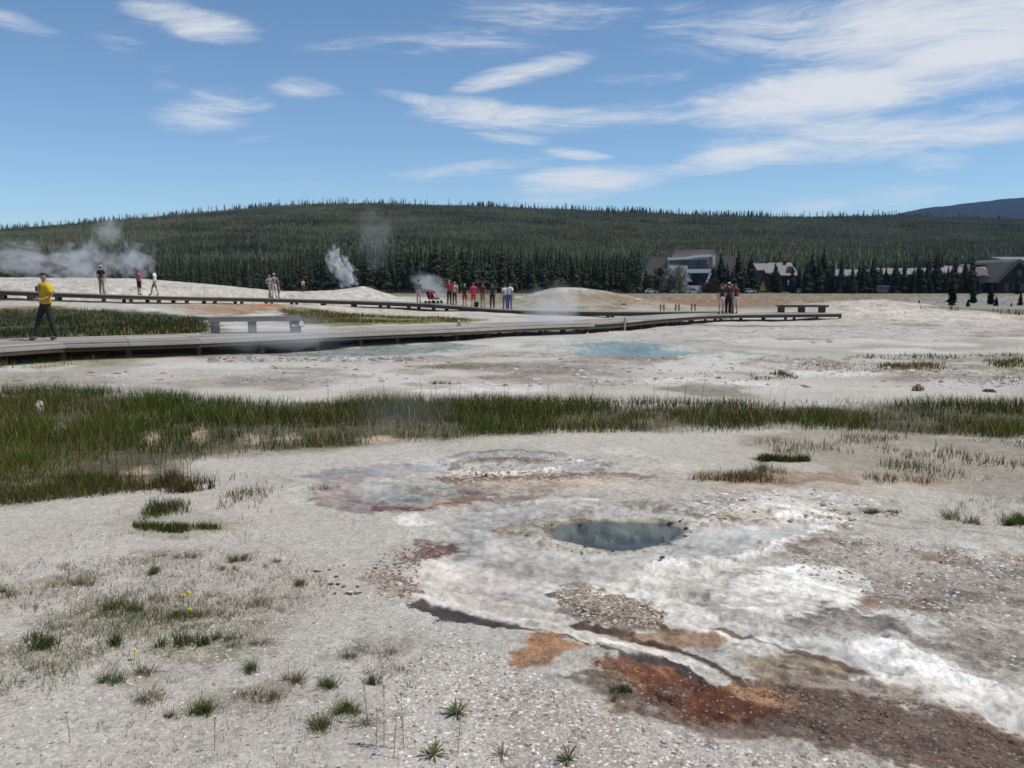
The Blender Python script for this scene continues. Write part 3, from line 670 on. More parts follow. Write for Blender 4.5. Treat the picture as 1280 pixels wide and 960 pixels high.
m_far = leafmat('far_needles', 'tcol', .15, inst=True)
m_crown = leafmat('conifer_needles', 'Col', .12)
m_trunk = mat('conifer_bark', (.085, .065, .05), .9, .1, .3, 3)
m_snag = mat('dead_wood', (.17, .155, .14), .9, .1, .2, 3)

def crown_mesh(name, seed, h=1.0, base=.12, width=.17, tiers=26, per=10, taper=.85, tint=(.038, .049, .025)):
    """conifer crown for a tree of height 1: tiers of drooping ragged boughs"""
    r = random.Random(seed); V = []; F = []; C = []
    for k in range(tiers):
        q = k / (tiers - 1); z = base + (1 - base) * q ** .92
        rad = width * ((1 - q) ** taper) * (0.75 + .5 * r.random()) + .008
        if q < .12: rad *= .6 + 3 * q
        for j in range(per if q < .85 else 4):
            a = 2 * math.pi * (j + r.random() * .9) / per + k
            L = rad * r.uniform(.55, 1.2); dz = -L * r.uniform(.15, .6); wd = L * r.uniform(.28, .45) + .004
            ca, sa = math.cos(a), math.sin(a); up = (1 - base) / tiers * r.uniform(.5, 1.3)
            b = len(V)
            V += [(0, 0, z + up), (ca * L * .55 - sa * wd, sa * L * .55 + ca * wd, z + dz * .5), (ca * L, sa * L, z + dz), (ca * L * .55 + sa * wd, sa * L * .55 - ca * wd, z + dz * .5), (ca * L * .5, sa * L * .5, z + up * .8 + dz * .25)]
            F += [(b, b + 1, b + 4), (b + 1, b + 2, b + 4), (b + 2, b + 3, b + 4), (b + 3, b, b + 4)]
            f = r.uniform(.55, 1.5); C += [tuple(t_ * f for t_ in tint)] * 5
    return mesh_np(name, np.array(V), np.array(F), np.array(C))
TRK = [MB().tube((0, 0, -.02), (0, 0, .55), .013, .008, 6).tube((0, 0, .55), (0, 0, .99), .008, .001, 6).mesh('trunk') for _ in range(1)][0]
CROWNS = [crown_mesh('crown', 1, width=.15), crown_mesh('crown', 2, base=.14, width=.135, tiers=26), crown_mesh('crown', 3, base=.06, width=.19, tiers=24),
          crown_mesh('crown', 4, base=.3, width=.10, tiers=18), crown_mesh('crown', 5, base=.03, width=.24, tiers=18, tint=(.056, .062, .034))]
SPR = [crown_mesh('crown', 11, base=.03, width=.17, tiers=30, per=12, tint=(.024, .031, .019)), crown_mesh('crown', 12, base=.04, width=.15, tiers=32, per=12, tint=(.022, .030, .019)),
       crown_mesh('crown', 13, base=.03, width=.20, tiers=28, per=12, tint=(.026, .032, .018)), None, crown_mesh('crown', 15, base=.02, width=.26, tiers=22, per=12, tint=(.024, .030, .017))]
for c_ in CROWNS + [s_ for s_ in SPR if s_]: c_.materials.append(m_crown)
TRK.materials.append(m_trunk)

def tree(x, y, h, var, label, group=None, name='pine_tree', wide=1.0, z=None):
    z = (gz(x, y) if z is None else z) - .1
    e = empty(name, (x, y, z), random.uniform(0, 6.28), label, 'tree', group)
    e.scale = (h * wide, h * wide, h)
    obj('trunk', TRK, None, e); obj('crown', SPR[var] if name != 'pine_tree' and SPR[var] else CROWNS[var], None, e)
    return e

# ---- front row of the tree line (counted trees)
LB = 'dark lodgepole pine standing in the dense tree line below the hill'
fr = random.Random(5)
us_ = []
u = 196.0
while u < 800:
    us_.append(u); u += fr.uniform(3.2, 6.2)
top_u = [190, 240, 300, 360, 400, 440, 480, 540, 600, 700, 760, 805]
top_v = [322, 322, 326, 322, 316, 308, 306, 306, 308, 314, 318, 318]
first_tree = None
for u in us_:
    y = fr.uniform(282, 318); x = xu(u, y)
    base = float(H0(np.array([x]), np.array([y]))[0])
    tv = np.interp(u, top_u, top_v) + fr.uniform(-5, 15) * (1 if fr.random() < .8 else .1)
    ztop = CAMZ + (346 - tv) / FPX * y
    tree(x, y, (ztop - base), fr.choice([0, 0, 1, 1, 3, 3, 2]), LB, 'pines in the front of the tree line', z=base, wide=fr.uniform(.8, 1.1))
print('front trees', len(us_))

# ---- the forest behind: one mass
def gn_scatter(name, pts, scale, variant, tcol, sources=None, cone=False):
    me = bpy.data.meshes.new(name); me.vertices.add(len(pts)); me.vertices.foreach_set('co', np.ascontiguousarray(pts, dtype=np.float32).ravel())
    add_f(me, 'tscale', scale); a = me.attributes.new('tvar', 'INT', 'POINT'); a.data.foreach_set('value', np.ascontiguousarray(variant, dtype=np.int32))
    add_col(me, 'tcol', tcol)
    o = obj(name, me)
    ng = bpy.data.node_groups.new(name + '_nodes', 'GeometryNodeTree')
    ng.interface.new_socket('Geometry', in_out='INPUT', socket_type='NodeSocketGeometry'); ng.interface.new_socket('Geometry', in_out='OUTPUT', socket_type='NodeSocketGeometry')
    n, l = ng.nodes, ng.links
    gi = n.new('NodeGroupInput'); go = n.new('NodeGroupOutput')
    iop = n.new('GeometryNodeInstanceOnPoints'); l.new(gi.outputs[0], iop.inputs['Points'])
    def named(nm, typ):
        q = n.new('GeometryNodeInputNamedAttribute'); q.data_type = typ; q.inputs['Name'].default_value = nm; return q.outputs['Attribute']
    g2i = n.new('GeometryNodeGeometryToInstance')
    for k in range(4):
        parts = []
        for j, (zb, rad, hh) in enumerate(((.06, .20, .52), (.34, .145, .42), (.62, .09, .40))):
            cn = n.new('GeometryNodeMeshCone'); cn.inputs['Vertices'].default_value = 6; cn.inputs['Side Segments'].default_value = 1
            cn.inputs['Radius Bottom'].default_value = rad * (1 + .2 * ((k * 7 + j * 3) % 5 - 2) / 2); cn.inputs['Radius Top'].default_value = .004; cn.inputs['Depth'].default_value = hh
            cn.fill_type = 'NONE'
            tr = n.new('GeometryNodeTransform'); l.new(cn.outputs['Mesh'], tr.inputs['Geometry'])
            tr.inputs['Translation'].default_value = (.015 * ((k + j) % 3 - 1), .012 * ((k * 2 + j) % 3 - 1), zb); tr.inputs['Rotation'].default_value = (.07 * ((k + j) % 3 - 1), .06 * ((k * 2 + j) % 3 - 1), k + j * 1.3)
            parts.append(tr)
        jn = n.new('GeometryNodeJoinGeometry')
        for p in parts: l.new(p.outputs[0], jn.inputs[0])
        sp = n.new('GeometryNodeSetPosition'); l.new(jn.outputs[0], sp.inputs['Geometry'])
        rv = n.new('FunctionNodeRandomValue'); rv.data_type = 'FLOAT_VECTOR'; rv.inputs[0].default_value = (-.03, -.03, -.05); rv.inputs[1].default_value = (.03, .03, .03); rv.inputs['Seed'].default_value = k
        l.new(rv.outputs[0], sp.inputs['Offset'])
        sm = n.new('GeometryNodeSetMaterial'); sm.inputs['Material'].default_value = m_far; l.new(sp.outputs[0], sm.inputs[0])
        l.new(sm.outputs[0], g2i.inputs[0])
    if sources:
        for lk in list(g2i.inputs[0].links): l.remove(lk)
        for so in sources:
            oi = n.new('GeometryNodeObjectInfo'); oi.inputs['Object'].default_value = so; oi.transform_space = 'ORIGINAL'
            sm = n.new('GeometryNodeSetMaterial'); sm.inputs['Material'].default_value = m_far; l.new(oi.outputs['Geometry'], sm.inputs[0])
            l.new(sm.outputs[0], g2i.inputs[0])
    l.new(g2i.outputs[0], iop.inputs['Instance']); iop.inputs['Pick Instance'].default_value = True
    l.new(named('tvar', 'INT'), iop.inputs['Instance Index'])
    l.new(named('tscale', 'FLOAT'), iop.inputs['Scale'])
    rz = n.new('FunctionNodeRandomValue'); rz.data_type = 'FLOAT_VECTOR'; rz.inputs[0].default_value = (-.04, -.04, 0); rz.inputs[1].default_value = (.04, .04, 6.28)
    l.new(rz.outputs[0], iop.inputs['Rotation'])
    l.new(iop.outputs[0], go.inputs[0])
    md = o.modifiers.new('scatter', 'NODES'); md.node_group = ng
    return o
def fcol(n, base, k=None, var=.4):
    c = np.array(base)[None, :] * rng.uniform(1 - var, 1 + var, (n, 1)) * rng.uniform(.92, 1.08, (n, 3))
    return c
# (1) mature dark forest just behind the front row
n = 3600
y = 318 + 120 * rng.random(n) ** 1.3; x = (rng.uniform(-40, 1500, n) - 640) / FPX * y
keep = ~((x > xu(800, y)) & ((y < 372) | (rng.random(n) < .93)))
x, y = x[keep], y[keep]; n = len(x)
z = np.maximum(hill_z(x, y), H0(x, y)) - .3
sc = rng.uniform(9, 14.5, n) * np.interp(x / y * FPX + 640, [0, 180, 300, 420, 700, 820, 1300], [.62, .8, .85, 1.1, 1.0, .95, .95])
so = [o for o in bpy.data.objects if o.name.startswith('crown')]
pick = [next(o for o in so if o.data == CROWNS[k]) for k in (0, 1, 3)]
o = gn_scatter('dense_forest', np.stack([x, y, z], 1), sc, rng.integers(0, 3, n), fcol(n, (.040, .050, .027)), sources=pick)
tag(o, 'dense dark pine forest behind the front row of trees', kind='stuff')
# (2) the hillside
n = 240000
y = 385 + 1135 * rng.random(n) ** .85; x = rng.uniform(-.66, .66, n) * (y + 120)
z = hill_z(x, y) - .2
pt = fbm(x, y, 1 / 130., 4, 101); p2 = fbm(x, y, 1 / 40., 3, 103)
keep = rng.random(n) < np.clip(.9 + 2.0 * pt, .25, 1)
q = (y - 385) / 1135
sc = (rng.uniform(.75, 1.35, n) * (4.9 - 2.2 * np.clip(q * 2.2, 0, 1))) * (1 + .5 * pt)
big = rng.random(n) < .03; sc[big] *= 1.6
colr = np.array((.112, .118, .054))[None, :] * (1 + 1.9 * pt + 1.1 * p2)[:, None] * rng.uniform(.6, 1.5, (n, 1))
colr = np.clip(colr, .012, .2)
gry = rng.random(n) < .09 * np.clip(1 + 5 * p2, 0, 3); colr[gry] = np.array((.15, .15, .13)) * rng.uniform(.7, 1.2, (gry.sum(), 1))
o = gn_scatter('hillside_forest', np.stack([x, y, z], 1)[keep], sc[keep], rng.integers(0, 4, keep.sum()), colr[keep])
tag(o, 'young pine forest covering the hillside', kind='stuff')
# (3) trees and burnt snags along the crest
n = 1500
u = rng.uniform(-120, 1400, n); y = YR + rng.uniform(-25, 20, n); x = (u - 640) / FPX * y
dn = fbm(u, u * 0, 1 / 38., 3, 111) + np.interp(u, [0, 100, 230, 330, 480, 560, 640, 860, 940, 1300], [-.06, 0.0, .06, -.12, -.08, -.02, .10, .10, -.10, -.06])
keep = rng.random(n) < np.clip(.5 + 2.6 * dn, .05, 1)
x, y, dn = x[keep], y[keep], dn[keep]; n = len(x)
o = gn_scatter('crest_trees', np.stack([x, y, hill_z(x, y) - .3], 1), rng.uniform(4, 10.5, n) * (1 + .8 * np.clip(dn, -.3, .5)), rng.integers(0, 4, n), fcol(n, (.05, .06, .035)))
tag(o, 'pines standing along the crest of the hill', kind='stuff')
n = 520
u = rng.uniform(-120, 1400, n); y = YR + rng.uniform(-60, 15, n); x = (u - 640) / FPX * y; z = hill_z(x, y)
mb = MB()
for i in range(n):
    h = rng.uniform(5, 13); lx = rng.uniform(-.5, .5)
    mb.tube((x[i], y[i], z[i] - 1), (x[i] + lx, y[i], z[i] + h), .7, .4, 4)
tag(mb.build('dead_snags', m_snag), 'bare burnt snags along the crest of the hill', kind='stuff')
n = 1500
y = rng.uniform(700, 1450, n); x = rng.uniform(-.62, .62, n) * y; z = hill_z(x, y)
keep = fbm(x, y, 1 / 160., 3, 121) > .02
mb = MB()
for i in np.nonzero(keep)[0]:
    mb.tube((x[i], y[i], z[i] - 1), (x[i] + rng.uniform(-.6, .6), y[i], z[i] + rng.uniform(7, 12)), .26, .12, 3)
tag(mb.build('hillside_snags', m_snag), 'grey dead trunks standing among the young pines', kind='stuff')
# ---------------------------------------------------------------- water
def water_mat(name, col, rough=.06, bump=.25, bs=14, spec=.5, edge=None):
    m = bpy.data.materials.new(name); m.use_nodes = True
    t = NT(m.node_tree); b = t.n['Principled BSDF']
    P = t.new('ShaderNodeTexCoord').outputs['Object']
    n = t.noise(P, bs * .35, 3)
    hs = t.new('ShaderNodeHueSaturation'); hs.inputs['Color'].default_value = (*col, 1); t.set(hs.inputs['Value'], t.math('ADD', .65, t.math('MULTIPLY', n, .7)))
    t.l.new(hs.outputs[0], b.inputs['Base Color'])
    b.inputs['Roughness'].default_value = rough; b.inputs['IOR'].default_value = 1.33; b.inputs['Specular IOR Level'].default_value = spec
    bn = t.new('ShaderNodeBump'); bn.inputs['Strength'].default_value = bump; bn.inputs['Distance'].default_value = .01
    t.set(bn.inputs['Height'], t.noise(P, bs, 3)); t.l.new(bn.outputs[0], b.inputs['Normal'])
    return m
def sheet(name, pix, z, m, wob=.03, label=None, sub=6):
    Q = np.array([g(u, v) for u, v in pix]); pts = []
    for i in range(len(Q)):
        a, b = Q[i], Q[(i + 1) % len(Q)]
        for k in range(sub): pts.append(a + (b - a) * k / sub)
    pts = np.array(pts); c = pts.mean(0)
    dv = pts - c; L = np.hypot(dv[:, 0], dv[:, 1])
    f = 1 + wob * 3 * fbm(pts[:, 0], pts[:, 1], 2.5 / max(L.mean(), .1), 3, 7)
    pts = c + dv * f[:, None]
    me = bpy.data.meshes.new(name)
    me.from_pydata([(p[0], p[1], z) for p in pts] + [(c[0], c[1], z)], [], [(i, (i + 1) % len(pts), len(pts)) for i in range(len(pts))][::1]); me.update()
    if me.polygons[0].normal.z < 0: me.flip_normals()
    return tag(obj(name, me, m), label, kind='structure')
def clear_water(name, tint, bump, bs, refl=.55):
    m = bpy.data.materials.new(name); m.use_nodes = True
    t = NT(m.node_tree); t.n.clear(); P = t.new('ShaderNodeTexCoord').outputs['Object']
    bn = t.new('ShaderNodeBump'); bn.inputs['Strength'].default_value = bump; bn.inputs['Distance'].default_value = .01; t.set(bn.inputs['Height'], t.noise(P, bs, 4))
    tr = t.new('ShaderNodeBsdfTransparent'); t.set(tr.inputs[0], t.mix(t.noise(P, bs * .3, 3), (*tint, 1), (*[min(1, k * 1.15) for k in tint], 1)))
    gl = t.new('ShaderNodeBsdfGlossy'); gl.inputs['Roughness'].default_value = .08; t.l.new(bn.outputs[0], gl.inputs['Normal'])
    fr = t.new('ShaderNodeFresnel'); fr.inputs[0].default_value = 1.33; t.l.new(bn.outputs[0], fr.inputs['Normal'])
    mx = t.new('ShaderNodeMixShader'); t.set(mx.inputs[0], t.math('MULTIPLY', fr.outputs[0], refl)); t.l.new(tr.outputs[0], mx.inputs[1]); t.l.new(gl.outputs[0], mx.inputs[2])
    o = t.new('ShaderNodeOutputMaterial'); t.l.new(mx.outputs[0], o.inputs[0]); return m
w_dark = clear_water('spring_water', (.70, .74, .73), .5, 14, .9)
w_blue = clear_water('blue_water', (.80, .90, .93), .4, 2.5, .7)
w_pale = clear_water('pale_water', (.9, .95, .95), .4, 2.5, .45)
pc = g(770, 668)
zc = min(gz(*g(u, v)) for (u, v) in ((670, 668), (870, 668), (770, 690), (770, 648)))
sheet('spring_water', [(682, 664), (698, 654), (735, 651), (775, 650), (822, 651), (852, 655), (862, 665), (850, 675), (822, 683), (790, 689), (760, 690), (725, 684), (694, 676)], float(np.percentile([gz(*g(u, v)) for (u, v) in ((672, 663), (690, 650), (735, 645), (775, 644), (830, 645), (866, 654), (872, 665), (862, 678), (826, 688), (790, 695), (755, 697), (716, 690), (682, 680))], 25)) - .004, w_dark, 0.0, 'dark blue-grey hot spring water in the near pool')
BP = [(700, 443), (712, 438), (738, 434.5), (705, 431.5), (740, 427.5), (775, 426.8), (812, 428.5), (838, 431), (820, 434), (850, 436.5), (872, 440.5), (846, 443.8), (800, 445), (740, 445.5)]
qz = float(np.mean(H0(*polyseg(BP).T))) - .02
sheet('blue_spring_water', BP, qz, w_blue, .02, 'bright blue hot spring water beyond the meadow')
LP_ = [(300, 444.5), (345, 437), (420, 432), (500, 430), (560, 428), (585, 431), (560, 437), (520, 442), (430, 445.5), (350, 447)]
qz2 = float(np.mean(H0(*polyseg(LP_).T))) - .015
sheet('pale_spring_water', LP_, qz2, w_pale, .03, 'pale grey-green hot spring water beside the lower boardwalk')

# ---------------------------------------------------------------- grass and plants
m_blade = leafmat('grass_blade', 'Col', .38)
def blades(name, x, y, h, w, lean, col, segs=2, z=None, tipcol=None, curl=.35):
    """thin tapering blades, one mesh"""
    n = len(x); z = ground_z(x, y) if z is None else z
    a = rng.uniform(0, 2 * math.pi, n); b_ = rng.uniform(0, 2 * math.pi, n)
    ln = lean * h * rng.uniform(.2, 1.2, n)
    dx, dy = np.cos(a) * ln, np.sin(a) * ln; wx, wy = np.cos(b_) * w / 2, np.sin(b_) * w / 2
    V = []; rows_ = segs
    for k in range(segs):
        q = k / segs; ww = 1 - .55 * q
        V += [np.stack([x + dx * q ** 1.6 - wx * ww, y + dy * q ** 1.6 - wy * ww, z - .01 + h * q * (1 - curl * .3 * q)], 1), np.stack([x + dx * q ** 1.6 + wx * ww, y + dy * q ** 1.6 + wy * ww, z - .01 + h * q * (1 - curl * .3 * q)], 1)]
    V += [np.stack([x + dx, y + dy, z + h * (1 - curl * .3)], 1)]
    nv = 2 * segs + 1; VV = np.stack(V, 1).reshape(-1, 3); base = np.arange(n) * nv; F = []
    for k in range(segs - 1):
        F += [np.stack([base + 2 * k, base + 2 * k + 1, base + 2 * k + 3], 1), np.stack([base + 2 * k, base + 2 * k + 3, base + 2 * k + 2], 1)]
    k = segs - 1; F += [np.stack([base + 2 * k, base + 2 * k + 1, base + 2 * k + 2], 1)]
    CC = np.repeat(col, nv, 0)
    if tipcol is not None:
        tm = np.tile(np.linspace(0, 1, nv) ** 1.5, n)[:, None]; CC = CC * (1 - tm) + np.repeat(tipcol, nv, 0) * tm
    return mesh_np(name, VV, np.concatenate(F), CC)
def inside(pix, x, y): return sdf('p', polyseg(pix), 0, x, y)
def scatter(pix, n):
    Q = polyseg(pix); lo, hi = Q.min(0), Q.max(0)
    x = rng.uniform(lo[0], hi[0], n); y = rng.uniform(lo[1], hi[1], n)
    return x, y, sdf('p', Q, 0, x, y)
def vary(c, n, v=.3, hue=.12): return np.array(c)[None, :] * rng.uniform(1 - v, 1 + v, (n, 1)) * rng.uniform(1 - hue, 1 + hue, (n, 3))
def pix_of(x, y, z=0):
    cp, sp = math.cos(PITCH), math.sin(PITCH); d = y * cp - (z - CAMZ) * sp
    return 640 + FPX * x / d, 480 - FPX * (y * sp + (z - CAMZ) * cp) / d
MEADOW = [(-420, 494), (0, 491), (60, 488), (140, 491), (230, 498), (300, 503), (470, 503), (640, 502), (1000, 503), (1600, 507), (1700, 560), (1280, 549), (1100, 542), (1000, 537), (900, 541),
          (700, 543), (600, 548), (480, 556), (430, 560), (330, 566), (250, 578), (205, 585), (160, 596), (0, 601), (-420, 606)]
x, y, s = scatter(MEADOW, 330000)
nz_ = fbm(x, y, .9, 4, 201); nb = fbm(x, y, .28, 3, 203)
s = s + .30 * nz_
u_, v_ = pix_of(x, y)
bare = np.zeros(len(x))
for (a, b, c, d_) in ((78, 535, 15, 9), (50, 512, 10, 6), (252, 548, 12, 9), (318, 553, 24, 10), (362, 551, 18, 9), (474, 552, 30, 8), (190, 550, 12, 9), (560, 540, 25, 5), (705, 530, 14, 5), (975, 535, 30, 5), (1060, 520, 30, 5), (180, 592, 30, 8)):
    bare = np.maximum(bare, 1 - np.hypot((u_ - a) / c, (v_ - b) / d_))
dens = np.clip(.95 + 2.4 * nz_ + 1.5 * nb - 3.0 * np.clip(bare + .15, 0, 1), .10, 1) * sstep(.05, -.12, s)
k = rng.random(len(x)) < dens * .75
x, y, nz_, nb, u_, v_ = x[k], y[k], nz_[k], nb[k], u_[k], v_[k]; n = len(x)
h = (.168 + .14 * nb + .22 * nz_) * rng.uniform(.55, 1.25, n)
h *= np.interp(u_, [-200, 0, 420, 520, 700, 900, 1300], [1.15, 1.1, 1.15, 1.05, 1.0, .98, .95])
lowg = (v_ > 556 + .12 * u_ + 60 * nz_) & (u_ < 190); h[lowg] *= .85
c = vary((.052, .070, .022), n, .4) * (1 + 1.4 * nz_ + 1.0 * nb)[:, None]
lf = np.interp(u_, [150, 420], [1, 0])[:, None]; c = c * (1 - lf) + c * np.array((1.0, 1.2, .85)) * lf
c[lowg] = vary((.085, .125, .024), lowg.sum(), .3)
brown = rng.random(n) < np.clip(.12 + 1.3 * fbm(x, y, .6, 3, 207), .03, .5); c[brown] = vary((.135, .105, .05), brown.sum(), .35)
tan_ = rng.random(n) < np.interp(v_, [495, 530, 560], [.03, .09, .05]); c[tan_] = vary((.40, .32, .20), tan_.sum(), .25)
me = blades('meadow_sedge', x, y, np.clip(h, .05, .6), rng.uniform(.005, .010, n), .55, np.clip(c, .01, .7), 2, tipcol=np.clip(c * np.array((1.25, 1.15, .8)), 0, .7))
tag(obj('meadow_sedge', me, m_blade), 'dense dark green sedge filling the wet strip across the flat', kind='stuff')
# taller reddish and straw stalks standing out of the sedge
xs, ys = [], []
for (u, v, cnt, sp) in ((108, 596, 10, .14), (505, 512, 26, .5), (640, 514, 14, .5), (210, 575, 14, .3), (190, 600, 14, .25), (860, 512, 14, .8), (290, 560, 10, .3), (60, 560, 8, .4), (170, 520, 10, .6), (740, 515, 10, .6)):
    p = g(u, v); xs += list(p[0] + rng.normal(0, sp, cnt)); ys += list(p[1] + rng.normal(0, sp, cnt))
xs, ys = np.array(xs), np.array(ys); n = len(xs)
me = blades('dry_stalks', xs, ys, rng.uniform(.32, .62, n), np.full(n, .009), .12, vary((.22, .13, .08), n, .3), 2)
tag(obj('dry_stalks', me, m_blade), 'tall dry reddish stalks standing out of the sedge', kind='stuff')

def sward(name, pix, n, h, w, col, label, dens=.8, brown=.2, bcol=(.17, .12, .06), nscale=1.2, lean=.5, edge=.2, thr=0.0, soft=.25):
    x, y, s = scatter(pix, n); q = fbm(x, y, nscale, 4, len(name) * 7)
    k = rng.random(n) < np.clip(dens + 3 * (q - thr), 0, 1) * sstep(edge * .3, -edge, s + edge * 2.2 * q)
    x, y, q = x[k], y[k], q[k]; n = len(x)
    c = vary(col, n, .35); b = rng.random(n) < brown; c[b] = vary(bcol, b.sum(), .35)
    me = blades(name, x, y, h * rng.uniform(.5, 1.3, n) * (1 + q), rng.uniform(.7, 1.3, n) * w, lean, c, 2)
    return tag(obj(name, me, m_blade), label, kind='stuff')
sward('short_grass', [(-420, 604), (0, 598), (100, 594), (170, 596), (228, 600), (190, 614), (125, 622), (60, 630), (0, 634), (-420, 640)], 30000, .085, .007, (.065, .09, .022), 'short yellowish grass along the near edge of the meadow', .75, .35, edge=.12)
sward('short_grass', [(125, 640), (190, 630), (245, 630), (238, 643), (170, 652)], 5000, .09, .006, (.07, .09, .03), 'loose short grass below the meadow edge', .35, .25, edge=.15, nscale=3)
sward('short_grass', [(160, 656), (210, 655), (270, 657), (282, 662), (220, 667), (168, 662)], 5000, .06, .006, (.075, .105, .02), 'narrow strip of bright short grass on the white gravel', .7, .1, edge=.06, nscale=4)
sward('short_grass', [(180, 612), (230, 596), (275, 598), (270, 612), (235, 618), (190, 620)], 6000, .16, .007, (.05, .06, .022), 'dark tufty sedge at the end of the meadow', .6, .45, edge=.12, nscale=3)
sward('scrub_grass', [(270, 600), (300, 590), (360, 610), (330, 650), (290, 660), (250, 640)], 3500, .07, .006, (.09, .09, .05), 'sparse grey-green scrub on white gravel', .18, .5, nscale=4)
sward('scrub_grass', [(930, 548), (1010, 542), (1060, 544), (1300, 552), (1500, 558), (1500, 610), (1300, 603), (1180, 604), (1050, 588), (960, 575)], 34000, .085, .007, (.075, .085, .036), 'patchy green and brown scrub below the meadow on the right', .30, .45, nscale=.9, edge=.3, thr=.02)
sward('scrub_grass', [(845, 600), (930, 590), (1050, 592), (1180, 602), (1160, 608), (1000, 607), (870, 608)], 12000, .085, .006, (.085, .085, .04), 'low reddish and olive grass in a strip on the right', .26, .55, (.24, .15, .09), nscale=1.6, edge=.12)
sward('scrub_grass', [(940, 574), (1010, 573), (1014, 579), (950, 580)], 3500, .075, .007, (.06, .078, .026), 'dark green low clump line in the pale scrub', .8, .15, edge=.08, nscale=3)
sward('scrub_grass', [(1180, 540), (1500, 548), (1500, 575), (1280, 590), (1150, 580)], 18000, .11, .008, (.065, .08, .028), 'green scrub at the right end of the meadow', .25, .35, nscale=.8, edge=.3, thr=.02)
# behind the lower walk and below it
sward('far_grass', [(-500, 394), (0, 388), (60, 386), (120, 388), (200, 394), (262, 398), (268, 418), (0, 424), (-500, 440)], 42000, .22, .03, (.036, .050, .016), 'dark green grass field between the two boardwalks', .8, .15, nscale=.4, edge=.5)
sward('far_grass', [(345, 386), (400, 388), (460, 394), (590, 399), (590, 402), (380, 406), (350, 398)], 16000, .14, .035, (.13, .125, .045), 'olive grass behind the lower boardwalk', .7, .3, nscale=.4, edge=.6)
sward('weeds', [(-60, 462), (0, 456), (60, 448), (130, 442), (150, 444), (120, 452), (60, 460)], 3500, .18, .012, (.16, .16, .04), 'yellowish weeds growing under the lower boardwalk', .3, .25, nscale=1.5, edge=.2)
sward('weeds', [(190, 438), (270, 436), (400, 431), (395, 436), (270, 444), (200, 446)], 3500, .12, .012, (.17, .17, .07), 'pale green weeds at the foot of the lower boardwalk', .25, .25, nscale=1.2, edge=.2)
sward('weeds', [(500, 423), (575, 417), (600, 420), (570, 427), (505, 428)], 3500, .18, .014, (.13, .14, .05), 'green weeds below the bend of the lower boardwalk', .4, .25, nscale=1.2, edge=.2)
sward('weeds', [(1090, 456), (1180, 453), (1190, 462), (1100, 463)], 1600, .1, .02, (.10, .09, .045), 'brown tufts on the white flat', .35, .5, nscale=1.2)
sward('weeds', [(1225, 451), (1360, 448), (1360, 461), (1240, 461)], 4000, .13, .02, (.09, .095, .03), 'olive tufts at the right edge of the white flat', .5, .4, nscale=1.)
sward('weeds', [(920, 467), (985, 466), (1005, 474), (940, 477)], 1500, .09, .018, (.10, .08, .04), 'brown tufts on the white flat behind the meadow', .4, .6, nscale=1.4)
sward('weeds', [(1050, 446), (1160, 443), (1300, 440), (1300, 445), (1180, 449), (1090, 451)], 3000, .09, .02, (.10, .10, .055), 'low green weeds far out on the white flat', .2, .4, nscale=1.2)
sward('weeds', [(1140, 386), (1280, 389), (1700, 391), (1700, 396), (1280, 395), (1200, 391)], 6000, .4, .06, (.06, .06, .03), 'dark brush along the trail on the right', .4, .4, nscale=.4, edge=.8)
sward('weeds', [(880, 440), (1280, 434), (1600, 434), (1600, 484), (1280, 486), (900, 482), (840, 470)], 26000, .06, .014, (.11, .095, .05), 'sparse low brown and olive tufts over the white flat', .02, .6, nscale=.55, edge=.5, thr=.07)
sward('weeds', [(100, 462), (480, 456), (840, 462), (840, 486), (480, 484), (120, 478)], 12000, .05, .012, (.12, .10, .06), 'sparse low tufts on the white flat behind the meadow', .0, .6, nscale=.6, edge=.5, thr=.09)
# thin wisps all over the near gravel
def wisps(name, pix, n, cl, h, col, label):
    x0, y0, s = scatter(pix, n); q = fbm(x0, y0, .9, 3, 231)
    k = (s < 0) & (rng.random(n) < np.clip(.05 + 2.8 * q, 0, 1)); x0, y0 = x0[k], y0[k]
    m_ = rng.integers(2, cl, len(x0)); x = np.repeat(x0, m_) + rng.normal(0, .022, m_.sum()); y = np.repeat(y0, m_) + rng.normal(0, .022, m_.sum()); n = len(x)
    c = vary(col, n, .35) * 1.45; b = rng.random(n) < .4; c[b] = vary((.26, .21, .16), b.sum(), .3)
    tag(obj(name, blades(name, x, y, h * rng.uniform(.4, 1.4, n), rng.uniform(.0022, .0045, n), .7, c, 2), m_blade), label, kind='stuff')
wisps('gravel_wisps', [(-200, 680), (300, 660), (430, 760), (520, 840), (560, 960), (520, 1020), (-200, 1020), (-400, 800)], 5200, 10, .04, (.105, .11, .065), 'sparse thin grass wisps scattered over the near gravel')
wisps('gravel_wisps', [(-100, 765), (280, 740), (360, 800), (340, 860), (180, 880), (-100, 850)], 3600, 12, .045, (.085, .11, .042), 'denser wisps around the near green clumps')
wisps('gravel_wisps', [(425, 790), (510, 795), (540, 850), (500, 870), (430, 830)], 900, 12, .04, (.10, .105, .075), 'grey-green wisps on the gravel in the middle')
wisps('gravel_wisps', [(60, 670), (330, 650), (420, 740), (330, 780), (60, 770)], 1600, 10, .045, (.10, .105, .065), 'thin grey wisps below the strip of short grass')
wisps('gravel_wisps', [(1080, 630), (1290, 625), (1290, 665), (1090, 660)], 500, 9, .06, (.12, .11, .07), 'thin dry wisps on the right')

